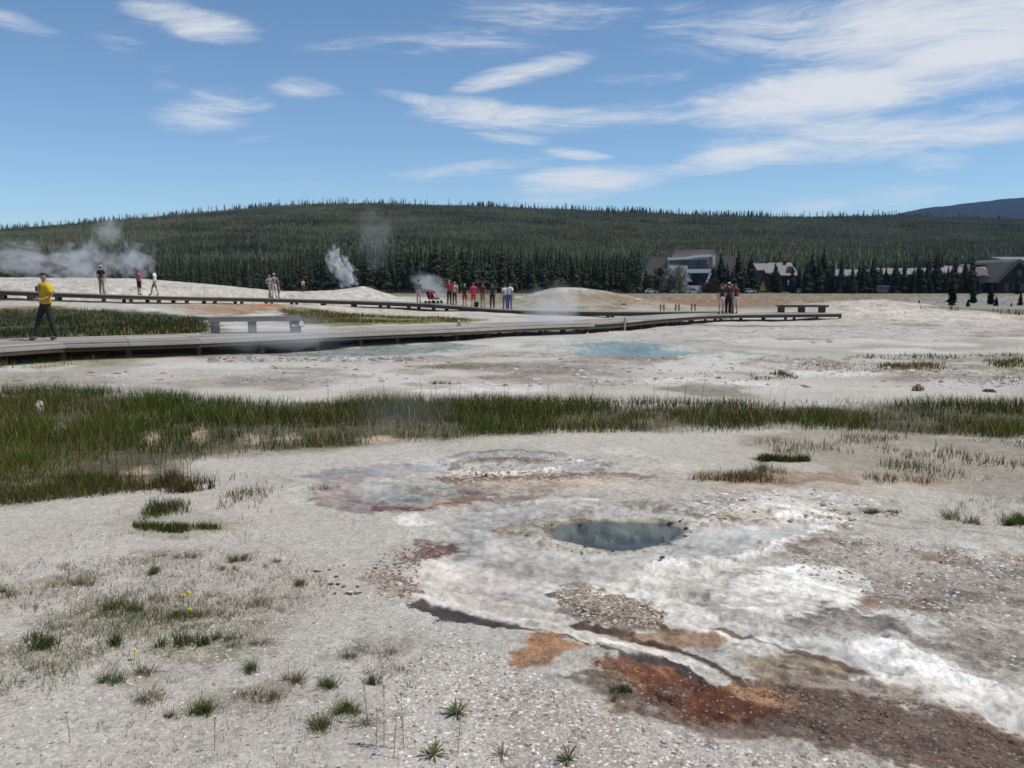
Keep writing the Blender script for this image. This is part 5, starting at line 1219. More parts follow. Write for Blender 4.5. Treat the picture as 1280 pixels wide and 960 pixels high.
# ---------------------------------------------------------------- people
def mcol(c, rough=.85): return mat('cloth', c, rough, .15, .12, 20)
SKIN = mat('skin', (.42, .25, .17), .6, .3); HAIR = mat('hair', (.035, .025, .02), .7, .3); SHOE = mat('shoe', (.06, .055, .05), .7, .2)
EYE = mat('eye', (.02, .018, .016), .3, .5); LIP = mat('lip', (.36, .16, .13), .6, .2)
def person(p, rz, height, label, shirt, legs, cap=None, long_legs=True, pose='stand', hair=HAIR, group=None, sleeves='short', brim=False, bulk=0.0, skin=SKIN):
    e = empty('person', tuple(p), rz, label, 'person', group); k = height / 1.75
    J = dict(pel=(0, 0, .95), wai=(0, .005, 1.09), che=(0, .0, 1.30), nec=(0, .01, 1.475), hd0=(0, -.005, 1.555), hd1=(0, -.01, 1.645), hd2=(0, .0, 1.71))
    st = {'stand': (0, 0, .02), 'walk': (.26, -.16, .10), 'stride': (.30, -.22, .2)}[pose]
    for s, nm, f in ((-1, 'L', 1), (1, 'R', -1)):
        fw = st[0] * f if f > 0 else st[1]
        if pose == 'stand': fw = 0
        J['sh' + nm] = (s * .175, .01, 1.405)
        if pose == 'stand':
            J['el' + nm] = (s * .23, .03, 1.13); J['wr' + nm] = (s * .225, -.06, .90); hd = Vector((s * .215, -.085, .82))
        else:
            J['el' + nm] = (s * .30, .05, 1.16); J['wr' + nm] = (s * .20, -.15, 1.05); hd = Vector((s * .13, -.215, 1.06))
        J['ha' + nm] = tuple(hd)
        J['hi' + nm] = (s * .088, 0, .90); J['kn' + nm] = (s * .10, -fw * .55 - .02, .50); J['an' + nm] = (s * .11, -fw + .02, .085); J['to' + nm] = (s * .125, -fw - .13, .035)
    rad = dict(pel=.125, wai=.115, che=.138, nec=.052, hd0=.062, hd1=.088, hd2=.062, sh=.062, el=.043, wr=.030, ha=.034, hi=.088, kn=.058, an=.040, to=.036)
    names = list(J); idx = {n: i for i, n in enumerate(names)}; V = [Vector(J[n]) for n in names]; rr_ = [rad.get(n, rad.get(n[:2], .05)) for n in names]
    E = [('pel', 'wai'), ('wai', 'che'), ('che', 'nec'), ('nec', 'hd0'), ('hd0', 'hd1'), ('hd1', 'hd2')]
    for nm in 'LR': E += [('che', 'sh' + nm), ('sh' + nm, 'el' + nm), ('el' + nm, 'wr' + nm), ('wr' + nm, 'ha' + nm), ('pel', 'hi' + nm), ('hi' + nm, 'kn' + nm), ('kn' + nm, 'an' + nm), ('an' + nm, 'to' + nm)]
    E = [(idx[a], idx[b]) for a, b in E]
    for nm, s in (('L', -1), ('R', 1)):          # five bent fingers on each hand
        h = Vector(J['ha' + nm]); w = Vector(J['wr' + nm]); d = (h - w).normalized(); side = Vector((s * .0, 1, 0)) if pose == 'stand' else Vector((0, 0, 1))
        side = (side - d * side.dot(d)).normalized(); cu = d.cross(side) * s
        for f, (o_, L) in enumerate(((-.026, .062), (-.009, .078), (.009, .072), (.025, .055))):
            a = h + side * o_ + d * .03; b = a + d * L * .55 + cu * .006; c = b + d * L * .4 + cu * .02
            i0_ = len(V); V += [a, b, c]; rr_ += [.0105, .0095, .008]; E += [(idx['ha' + nm], i0_), (i0_, i0_ + 1), (i0_ + 1, i0_ + 2)]
        a = h - side * .034 + d * .002; b = a - side * .014 + d * .03; i0_ = len(V); V += [a, b]; rr_ += [.012, .010]; E += [(idx['ha' + nm], i0_), (i0_, i0_ + 1)]
    me = bpy.data.meshes.new('body'); me.from_pydata([tuple(v) for v in V], E, []); me.update()
    tmp = bpy.data.objects.new('tmp_body', me); COL.objects.link(tmp)
    sk = tmp.modifiers.new('skin', 'SKIN'); sk.use_smooth_shade = True
    for i, sv in enumerate(me.skin_vertices[0].data): sv.radius = (rr_[i], rr_[i] * (.78 if names[i] in ('pel', 'wai', 'che') else 1.0) if i < len(names) else rr_[i]); sv.use_root = (i == 0)
    sb = tmp.modifiers.new('sub', 'SUBSURF'); sb.levels = 1; sb.render_levels = 1
    dg = bpy.context.evaluated_depsgraph_get(); bm_ = bpy.data.meshes.new_from_object(tmp.evaluated_get(dg)); bpy.data.objects.remove(tmp); bm_.name = 'body'
    bm_.materials.clear()
    body = obj('body', bm_, skin, e); body.scale = (k,) * 3
    co = np.array([v.co for v in bm_.vertices]); no = np.array([v.normal for v in bm_.vertices])
    # nearest bone of every vertex
    nb_ = len(names); segs = [(a, b) for a, b in E if a < nb_ and b < nb_]; best = np.full(len(co), 1e9); lab = np.zeros(len(co), int)
    for q, (a, b) in enumerate(segs):
        A_, B_ = np.array(V[a]), np.array(V[b]); ab = B_ - A_; t_ = np.clip(((co - A_) @ ab) / (ab @ ab), 0, 1); d = np.linalg.norm(co - A_ - t_[:, None] * ab, axis=1) - .3 * (rr_[a] * (1 - t_) + rr_[b] * t_)
        m_ = d < best; best[m_] = d[m_]; lab[m_] = q
    nm_ = [(names[a], names[b]) for a, b in segs]
    def shell(nm, test, off, m):
        ok = np.array([test(nm_[lab[i]], co[i]) for i in range(len(co))]); F = [tuple(p_.vertices) for p_ in bm_.polygons if all(ok[list(p_.vertices)])]
        if not F: return None
        used = sorted({i for f in F for i in f}); mp = {v: i for i, v in enumerate(used)}
        me2 = bpy.data.meshes.new(nm); me2.from_pydata([tuple(co[i] + no[i] * off) for i in used], [], [tuple(mp[i] for i in f) for f in F]); me2.update()
        for p_ in me2.polygons: p_.use_smooth = True
        o2 = obj(nm, me2, m, e); o2.scale = (k,) * 3; sd = o2.modifiers.new('thick', 'SOLIDIFY'); sd.thickness = .008; sd.offset = -1; return o2
    def is_shirt(bn, c):
        a, b = bn
        if c[2] > 1.475 and abs(c[0]) < .09: return False
        if a in ('pel', 'wai', 'che') and b in ('wai', 'che', 'nec', 'shL', 'shR'): return c[2] > .93
        if a.startswith('hi') or b.startswith('hi'): return c[2] > .92
        if a.startswith('sh'): return sleeves == 'long' or c[2] > 1.20
        if a.startswith('el'): return sleeves == 'long'
        return False
    def is_leg(bn, c):
        a, b = bn
        if c[2] > 1.03 or abs(c[0]) > .185 + (.1 if c[2] < .8 else 0) and c[2] > .78: return False
        if b.startswith('hi') or a.startswith('hi') or (a, b) == ('pel', 'wai'): return long_legs or c[2] > .50
        if a.startswith('kn'): return long_legs and c[2] > .09
        return False
    shell('trousers' if long_legs else 'shorts', is_leg, .014, legs)
    shell('shirt', is_shirt, .02 + bulk, shirt)
    shell('shoes', lambda bn, c: bn[0].startswith('an') or (bn[0].startswith('kn') and c[2] < .10), .01, SHOE)
    hz = J['hd1'][2]
    if cap is None: shell('hair', lambda bn, c: c[2] > 1.52 and (c[2] > hz + .045 or c[1] > -.005), .014, hair)
    else:
        shell('hair', lambda bn, c: c[2] > 1.55 and c[1] > .02, .008, hair)
        shell('cap', lambda bn, c: c[2] > hz + .012, .026, cap)
        mb = MB(); n = 9
        top = [(.095 * math.sin(a), -.06 - (.14 if brim else .04) * math.cos(a) ** .8 if abs(math.cos(a)) > 1e-6 else -.045, hz + .040 - .012 * math.cos(a)) for a in np.linspace(-math.pi / 2 + .01, math.pi / 2 - .01, n)]
        mb.add(top + [(x_, y_, z_ - .008) for x_, y_, z_ in top], [tuple(range(n)), tuple(range(2 * n - 1, n - 1, -1))] + [(i, i + n, i + 1 + n, i + 1) for i in range(n - 1)])
        mb.build('cap_peak', cap, e, scale=(k,) * 3)
    # face
    for s in (-.031, .031): MB().box((s, -.092, hz + .005), (.018, .012, .009)).build('eye', EYE, e, scale=(k,) * 3)
    MB().add([(-.012, -.088, hz - .028), (.012, -.088, hz - .028), (0, -.112, hz - .026), (0, -.09, hz + .008)], [(0, 1, 2), (1, 3, 2), (3, 0, 2), (0, 3, 1)]).build('nose', skin, e, scale=(k,) * 3)
    MB().box((0, -.084, hz - .052), (.036, .014, .009)).build('mouth', LIP, e, scale=(k,) * 3)
    for s in (-1, 1): MB().box((s * .087, .002, hz - .005), (.016, .03, .05)).build('ear', skin, e, scale=(k,) * 3)
    return e
YEL = mcol((.55, .36, .02)); JEAN = mcol((.03, .032, .028)); BLK = mcol((.022, .022, .026)); NAVY = mcol((.03, .032, .05)); WHC = mcol((.70, .68, .64)); KHA = mcol((.26, .19, .14))
REDC = mcol((.30, .03, .045)); MAG = mcol((.55, .03, .14)); PNKC = mcol((.50, .09, .14)); MAR = mcol((.16, .03, .035)); GYC = mcol((.22, .22, .23)); BLU = mcol((.10, .12, .22)); SCAR = mcol((.55, .05, .05)); CRMC = mcol((.60, .56, .46)); PCH = mcol((.48, .40, .36))
# the youth in yellow: walking to the left, close to the far edge of the lower walk
pb = on_walk(NS, NN, 64, 2.15); pb.z += .002
boy = person(pb, R(-38), 1.72, 'youth in a yellow shirt and dark cap walking along the lower boardwalk', YEL, JEAN, cap=mcol((.045, .03, .028)), pose='walk', brim=True, bulk=.022)
for nm, c, d, co_ in (('shirt_print', (-.03, -.178, 1.30), (.12, .012, .13), (.10, .03, .22)),):
    MB().box(c, d).build(nm, mcol(co_), boy)
cm = MB().box((-.05, -.29, 1.07), (.12, .06, .085)); cm.tube((-.05, -.31, 1.07), (-.05, -.345, 1.07), .03, .028, 10)
h_ = cm.build('camera_case', mat('dark_purple_case', (.05, .03, .09), .6, .3)); h_.location = boy.location; h_.rotation_euler = boy.rotation_euler; tag(h_, 'small dark purple case held in the hands of the youth in yellow', 'case')
def fp(u, off, *a, **k): return person(on_walk(FS, FN, u, off), *a, **k)
fp(130, 1.0, R(175), 1.83, 'person in a black shirt, tan trousers and white cap on the upper boardwalk', BLK, KHA, cap=WHC)
fp(177, 1.2, R(150), 1.66, 'person in a pink top and black shorts on the upper boardwalk', PNKC, BLK, long_legs=False, pose='stand')
fp(196.5, 1.0, R(-80), 1.74, 'person in a white top striding left along the upper boardwalk', WHC, KHA, long_legs=False, pose='stride')
fp(339, .8, R(60), 1.68, 'person in a grey shirt and tan trousers beside the white-capped one', GYC, KHA, pose='walk')
fp(345, 1.4, R(200), 1.78, 'person in a grey shirt and white cap standing behind the red shirt', GYC, CRMC, cap=WHC)
fp(350, .9, R(120), 1.32, 'shorter person in a dark red shirt on the upper boardwalk near the mound', REDC, KHA, long_legs=False)
q = aty(379, 366.5, 74); person((q.x, q.y, gz(q.x, q.y)), R(160), 1.1, 'small figure in a pale top alone before the dark trees left of the cone', CRMC, REDC)
fp(523, 1.2, R(170), 1.72, 'person in a grey shirt on the left of the crowd, beside the drifting steam', GYC, PCH)
fp(561, 1.0, R(20), 1.78, 'person in a red and white top and black trousers, left of the crowd', REDC, BLK)
fp(567.5, 1.3, R(-20), 1.70, 'person in a pale pink top behind the one in black trousers', PCH, MAR)
fp(580, 1.0, R(0), 1.62, 'person in a black shirt and dark red shorts', BLK, REDC, long_legs=False)
fp(591, .9, R(190), 1.70, 'person in a bright magenta top and scarlet bottoms', MAG, SCAR, long_legs=False, hair=mcol((.25, .04, .08)))
fp(602.5, .9, R(160), 1.78, 'person in a maroon shirt and khaki shorts', MAR, KHA, long_legs=False)
fp(614.5, .9, R(185), 1.78, 'person dressed all in dark navy', NAVY, BLK)
fp(630.5, .9, R(200), 1.72, 'person in a cream shirt and blue jeans, left of two', CRMC, BLU)
fp(636, 1.1, R(150), 1.80, 'person in a white shirt and blue jeans, right of two', WHC, BLU)
CR = 'people in dark clothes at the start of the platform'
for u, off, rz, h, lb, a, b, c in ((903, 1.0, 190, 1.76, 'person in black with pale legs, leftmost of the dark crowd', BLK, PCH, None), (908, 1.7, 20, 1.70, 'person in black trousers, second from the left in the dark crowd', NAVY, BLK, None), (911.5, .9, 170, 1.82, 'person in a plum top and white cap amid the dark crowd', mcol((.07, .035, .05)), BLK, WHC),
                              (916, 1.6, 10, 1.74, 'person in charcoal behind the right side of the dark crowd', mcol((.05, .045, .045)), BLK, None), (920, 1.0, 200, 1.80, 'person in a dark maroon top with pale legs, rightmost of the dark crowd', mcol((.09, .025, .03)), PCH, None)):
    person(on_walk(NS, NN, u, off), R(rz), h, lb, a, b, cap=c, group=CR, long_legs=b is BLK)
# red pushchair beside the crowd, rucksacks
def pushchair(p, rz):
    e = empty('pushchair', tuple(p), rz, 'dark red double pushchair standing left of the crowd', 'pushchair')
    mr = mcol((.17, .02, .035)); mk = mat('black_tube', (.03, .03, .03), .5, .3)
    for s in (-.25, .25):
        MB().prism([(s - .2, .32), (s + .2, .32), (s + .2, .42), (s - .2, .42)], -.28, .2).build('seat', mr, e)
        mb = MB(); mb.add([(s - .2, .18, .4), (s + .2, .18, .4), (s + .2, .34, .88), (s - .2, .34, .88), (s - .2, .22, .4), (s + .2, .22, .4), (s + .2, .38, .88), (s - .2, .38, .88)], [(0, 1, 2, 3), (7, 6, 5, 4), (0, 4, 5, 1), (1, 5, 6, 2), (2, 6, 7, 3), (3, 7, 4, 0)]); mb.build('backrest', mr, e)
        mb = MB(); n = 6; A_ = [( .36 - .36 * math.cos(a), .70 + .24 * math.sin(a)) for a in np.linspace(.2, 1.6, n)]
        mb.add([(s - .2, .02 + y_, z_) for y_, z_ in A_] + [(s + .2, .02 + y_, z_) for y_, z_ in A_], [(i, i + 1, i + 1 + n, i + n) for i in range(n - 1)]); mb.build('hood', mr, e)
    for s in (-.5, 0, .5):
        MB().tube((s, -.42, .12), (s, .45, 1.0), .016, .016, 6).build('frame', mk, e)
        for y_ in (-.38, .34): MB().tube((s - .025, y_, .11), (s + .025, y_, .11), .11, .11, 12).build('wheel', mk, e)
    MB().tube((-.5, .45, 1.0), (.5, .45, 1.0), .018, .018, 6).build('handle', mk, e)
pushchair(on_walk(FS, FN, 541, 1.2), R(65))
def bag(p, label, c, s=.4):
    bm = bmesh.new(); bmesh.ops.create_cube(bm, size=1); bmesh.ops.bevel(bm, geom=bm.edges[:] + bm.verts[:], offset=.2, segments=2, affect='EDGES'); me = bpy.data.meshes.new('rucksack'); bm.to_mesh(me); bm.free()
    e = empty('rucksack', tuple(p), .4, label, 'bag'); obj('bag_body', me, mcol(c), e, (0, 0, s * .5), None, (s * .8, s * .5, s)); MB().tube((-.06, 0, s * .97), (.06, 0, s * .97), .02, .02, 5).build('handle', mcol(c), e)
bag(on_walk(FS, FN, 595, .5), 'dark green rucksack at the feet of the magenta top', (.02, .035, .028))

# ---------------------------------------------------------------- buildings
def PX(pts, Y): return [((u - 640) / FPX * Y, CAMZ - (v - 346) / FPX * Y) for u, v in pts]
def slab(name, pts, Y0, Y1, m, e, ox=None):
    q = PX(pts, Y0); a = sum(q[i][0] * q[(i + 1) % len(q)][1] - q[(i + 1) % len(q)][0] * q[i][1] for i in range(len(q)))
    if a < 0: q = q[::-1]
    l_ = e.location; return MB().prism([(x - l_.x, z - l_.z) for x, z in q], Y0 - l_.y, Y1 - l_.y).build(name, m, e)
def roof_slope(name, u0, u1, v_r, Yr, v_e, Ye, m, e, th=.35):
    l_ = e.location; zr = CAMZ - (v_r - 346) / FPX * Yr; ze = CAMZ - (v_e - 346) / FPX * Ye
    P0 = [((u0 - 640) / FPX * Ye, Ye, ze), ((u1 - 640) / FPX * Ye, Ye, ze), ((u1 - 640) / FPX * Ye, Yr, zr), ((u0 - 640) / FPX * Ye, Yr, zr)]
    P0 = [Vector(p) - l_ for p in P0]; d = Vector((0, 0, th))
    return MB().add([p - d for p in P0] + P0, [(0, 3, 2, 1), (4, 5, 6, 7), (0, 1, 5, 4), (1, 2, 6, 5), (2, 3, 7, 6), (3, 0, 4, 7)]).build(name, m, e)
m_shing = mat('brown_shingle', (.25, .205, .17), .9, .1, .2, .8, stretch=(1, 1, 4)); m_trim = mat('pale_trim', (.78, .76, .73), .7, .2, .08, .5); m_wallb = mat('brown_wall', (.09, .065, .05), .9, .1, .25, .6)
m_glass = mat('dark_glass', (.02, .022, .035), .15, .5); m_mroof = mat('pale_metal_roof', (.19, .18, .175), .6, .3, .15, .3); m_pale = mat('pale_wall', (.60, .575, .52), .8, .1, .1, .4); m_dwall = mat('dark_wall', (.035, .03, .028), .9, .1, .3, .5)
m_yel = mat('yellow_wood', (.48, .32, .10), .7, .1, .2, .8); m_wht = mat('white_panel', (.80, .79, .78), .6, .2); m_groof = mat('grey_roof', (.105, .098, .095), .8, .2, .15, .4)
def at_ground(u, Y): return ((u - 640) / FPX * Y, Y, gz((u - 640) / FPX * Y, Y) - .3)
Y = 335
e = empty('visitor_building', at_ground(862, Y), 0, 'large brown-roofed building with white bands and dark glass front', 'building')
slab('wall', [(800, 368), (800, 352), (930, 344), (930, 368)], Y, Y + 22, m_wallb, e)
slab('roof', [(796, 357), (811, 322), (836, 322), (836, 357)], Y - 1.6, Y + 23, m_shing, e)
slab('roof', [(836.4, 344), (836.4, 324), (842, 313.5), (889, 312), (893, 319), (893, 344)], Y - 1.4, Y + 21, m_shing, e)
slab('roof', [(893.4, 345), (893.4, 320), (921, 321), (929, 345)], Y - 1.2, Y + 20, m_shing, e)
slab('eaves_band', [(833, 325.4), (833, 322.8), (855, 321.6), (870, 319.2), (886, 318.4), (887, 321.2), (870, 322.4), (856, 324.4)], Y - 3.0, Y - 1.6, m_trim, e)
slab('window_wall', [(833.4, 331.5), (833.4, 325.6), (856, 324.6), (883, 322.2), (883, 330)], Y - 2.4, Y - 1.62, m_pale, e)
for i in range(11):
    u = 835 + i * 4.35; dv = -.065 * (u - 833)
    w = slab('window', [(u, 330.6), (u, 326.3 + dv * .7), (u + 3.4, 326.3 + dv * .7), (u + 3.4, 330.6)], Y - 2.9, Y - 2.42, m_glass, e)
slab('balcony_glass', [(858, 336.2), (858, 330.9), (882.4, 330.3), (880.5, 336.2)], Y - 2.95, Y - 1.63, m_glass, e)
slab('gable_wall', [(833.6, 332), (857.6, 331.8), (865, 352), (858, 352), (857.6, 366), (836, 366)], Y - 2.7, Y - 1.64, m_pale, e)
slab('sloping_band', [(834, 333), (843, 332.4), (864, 351.6), (858, 352)], Y - 3.4, Y - 2.72, m_trim, e)
slab('balcony_band', [(856, 341.6), (856, 336.6), (886.6, 336.4), (886, 341)], Y - 4.2, Y - 2.98, m_trim, e)
slab('front_glass', [(859.5, 342.2), (884.6, 341.6), (878.4, 356.2), (866.6, 356.2)], Y - 3.2, Y - 1.66, m_glass, e)
slab('sloping_band', [(885, 341.4), (888, 341.2), (881.6, 356.8), (878.8, 356.6)], Y - 3.5, Y - 1.68, m_trim, e)
slab('side_wall', [(888.4, 319.5), (892, 319.4), (892, 345), (889, 345)], Y - 2.9, Y - 1.7, m_pale, e)
slab('base_band', [(857.8, 362.4), (857.8, 356.8), (882, 356.8), (880.4, 362.2)], Y - 4.4, Y - 2.74, m_trim, e)
slab('entrance_wall', [(858, 368), (858, 362.8), (905, 362.8), (905, 368)], Y - 3, Y - 1.75, m_dwall, e)
for u in (864, 872, 880, 888, 896): slab('door', [(u, 367.6), (u, 363.6), (u + 3, 363.6), (u + 3, 367.6)], Y - 3.2, Y - 3.02, m_glass, e)
slab('annex_roof', [(799, 362), (799, 358), (811, 357.2), (812, 362)], Y - 9, Y - 2, m_trim, e)
slab('annex_wall', [(800, 368), (800, 362.2), (811, 362.2), (811, 368)], Y - 8, Y - 2.1, m_wallb, e)
Y = 330
e = empty('lodge', at_ground(970, Y), 0, 'lodge with pale sloping metal roofs behind the tall spruces', 'building')
slab('wall', [(945, 368), (945, 343.5), (995, 343.5), (995, 368)], Y + 1.5, Y + 14, m_dwall, e)
roof_slope('roof', 946, 966, 329.5, Y + 8, 341, Y, m_mroof, e); roof_slope('roof', 966.4, 996, 328.6, Y + 9, 344, Y - .6, m_mroof, e)
slab('dormer', [(980, 340), (986, 333), (992, 340)], Y + 1, Y + 6, m_groof, e); slab('chimney', [(977.5, 331), (977.5, 326.5), (979.8, 326.5), (979.8, 331)], Y + 7, Y + 8.5, m_dwall, e)
for u in (966, 973, 980, 987): f = slab('window', [(u, 360), (u, 353), (u + 3.4, 353), (u + 3.4, 360)], Y + 1.2, Y + 1.48, m_glass, e)
e = empty('cabin', at_ground(953, 318), 0, 'small brown gabled cabin with a bright yellow front', 'building')
slab('wall', [(944.5, 368), (944.5, 357), (953, 339.5), (961.5, 357), (961.5, 368)], 319, 327, mat('red_brown_wall', (.13, .065, .045), .9, .1, .2, .6), e)
for s in (-1, 1): slab('roof', [(953 + s * .1, 337.6), (953 + s * 10.2, 359), (953 + s * 9, 360), (953 + s * .1, 340.2)], 318.2, 327.5, m_wallb, e)
slab('yellow_front', [(948, 363.5), (950.6, 351.5), (952.8, 351.5), (957, 363.5)], 318.4, 318.96, m_yel, e)
e = empty('white_notice_board', at_ground(987, 312), 0, 'bright white panel on posts in front of the pale-roofed lodge', 'sign')
slab('panel', [(982.4, 356), (982.4, 350), (991.4, 350), (991.4, 356)], 312, 312.2, m_wht, e)
for u in (983.5, 990): slab('post', [(u - .3, 368), (u - .3, 350), (u + .3, 350), (u + .3, 368)], 312.22, 312.5, m_dwall, e)
Y = 334
e = empty('long_lodge', at_ground(1110, Y), 0, 'long low dark lodge with a pale grey roof behind the row of conifers', 'building')
slab('wall', [(1016, 369), (1016, 344.2), (1208, 344.2), (1208, 369)], Y + 1.5, Y + 14, m_dwall, e)
for i, (a, b, v0, v1) in enumerate(((1014, 1046, 337, 344.4), (1046.4, 1094, 337, 344.4), (1094.4, 1150, 335.4, 342.8), (1150.4, 1174, 335, 342.4), (1174.4, 1210, 332.6, 341))): roof_slope('roof', a, b, v0, Y + 7.5, v1, Y, m_mroof, e)
for u in (1034, 1077, 1128, 1173): slab('chimney', [(u, 338), (u, 331.5), (u + 2.4, 331.5), (u + 2.4, 338)], Y + 6, Y + 7.4, m_wallb, e)
for i in range(23):
    u = 1019 + i * 8.2; f = slab('window', [(u, 353.4), (u, 348), (u + 4.2, 348), (u + 4.2, 353.4)], Y + 1.2, Y + 1.48, m_glass, e)
    slab('window', [(u, 364), (u, 358), (u + 4.2, 358), (u + 4.2, 364)], Y + 1.2, Y + 1.48, m_glass, e)
Y = 300
e = empty('gabled_hall', at_ground(1262, Y), 0, 'big dark gabled hall with grey roof edges at the right side of the picture', 'building')
slab('wall', [(1216, 371), (1216, 345), (1243, 345), (1243, 371)], Y + 6, Y + 22, m_dwall, e)
roof_slope('roof', 1214, 1262, 330.6, Y + 16, 345, Y + 5, m_groof, e)
roof_slope('roof_patch', 1235, 1249, 332.6, Y + 14.4, 343.2, Y + 5.6, m_mroof, e, .2)
slab('ridge_cap', [(1215, 331.4), (1215, 330), (1262, 330), (1262, 331.4)], Y + 13.5, Y + 17, m_mroof, e)
slab('dormer', [(1222, 354), (1228, 344), (1233, 346), (1228, 354)], Y + 2, Y + 9, m_groof, e)
slab('gable_wall', [(1243.4, 371), (1243.4, 352), (1269, 325.4), (1300, 352), (1300, 371)], Y, Y + 24, m_dwall, e)
slab('roof_edge', [(1237, 353), (1261, 327.6), (1269, 324), (1269, 327.8), (1243, 354)], Y - 1.6, Y + 25, m_groof, e)
slab('roof_edge', [(1269.2, 324), (1277, 327.6), (1306, 353), (1300, 354), (1269.2, 327.8)], Y - 1.6, Y + 25, m_groof, e)
roof_slope('upper_roof', 1256, 1330, 321.6, Y + 40, 326.4, Y + 27, m_mroof, e)
slab('upper_wall', [(1262, 371), (1262, 327), (1326, 327), (1326, 371)], Y + 29, Y + 44, m_wallb, e)
for u in (1252, 1262, 1272): slab('window', [(u, 364), (u, 354), (u + 5, 354), (u + 5, 364)], Y - .35, Y - .02, m_glass, e)
slab('attic_window', [(1266, 346), (1266, 338), (1272, 338), (1272, 346)], Y - .35, Y - .02, m_glass, e)

# ---- vehicles in front of the lodges
def car(u, Y, L, H, col, label, rz=0.0, bus=False):
    x, y, z = at_ground(u, Y); z += .3; name = 'parked_bus' if bus else 'parked_car'
    e = empty(name, (x, y, z), rz, label, 'bus' if bus else 'car'); mp = mat('car_paint', col, .35, .5); w = 2.4 if bus else 1.8; l = L / 2
    if bus:
        MB().prism([(-l, .4), (l, .4), (l, H - .15), (l - .2, H), (-l + .1, H), (-l, H - .1)], -w / 2, w / 2).build('body', mp, e)
        for i in range(6): MB().box((-l + .9 + i * (L - 1.6) / 5.5, -w / 2 - .01, H * .66), ((L - 1.6) / 6.6, .04, H * .26)).build('window', m_glass, e)
    else:
        MB().prism([(-l, .32), (l, .32), (l, .72), (l - .15, .86), (.30 * l, .95), (-.8 * l, .95), (-l, .82)], -w / 2, w / 2).build('body', mp, e)
        MB().prism([(-.78 * l, .95), (.32 * l, .95), (.10 * l, H), (-.62 * l, H)], -w / 2 + .1, w / 2 - .1).build('cabin', mp, e)
        MB().prism([(-.70 * l, 1.0), (.24 * l, 1.0), (.08 * l, H - .09), (-.59 * l, H - .09)], -w / 2 + .07, w / 2 - .07).build('window', m_glass, e)
    tm = mat('tyre', (.02, .02, .02), .8, .2)
    for sx in (-.6 * l, .62 * l):
        for sy in (-1, 1):
            o = MB().tube((sx, sy * (w / 2 - .1), .33), (sx, sy * (w / 2 + .02), .33), .33, .33, 12).build('wheel', tm, e)
    for sy in (-.6, .6): MB().box((l + .005, sy, .68), (.03, .28, .13)).build('headlight', m_wht, e)
car(846, 288, 4.4, 1.5, (.55, .56, .58), 'silver car parked in front of the pale gable wall'); car(866, 286, 4.6, 1.7, (.42, .43, .46), 'grey car parked right of the silver one'); car(813, 290, 4.2, 1.5, (.60, .62, .68), 'pale car parked by the dark round tree')
car(787, 292, 4.0, 1.9, (.45, .46, .47), 'pale van parked under the trees at the left of the buildings'); car(1108, 290, 8.5, 2.6, (.13, .125, .15), 'dark grey bus parked under the conifers', bus=True); car(935, 291, 4.3, 1.6, (.50, .55, .55), 'pale car half hidden right of the dark crowd'); car(997, 292, 4.2, 1.5, (.40, .42, .45), 'grey car parked near the white panel')
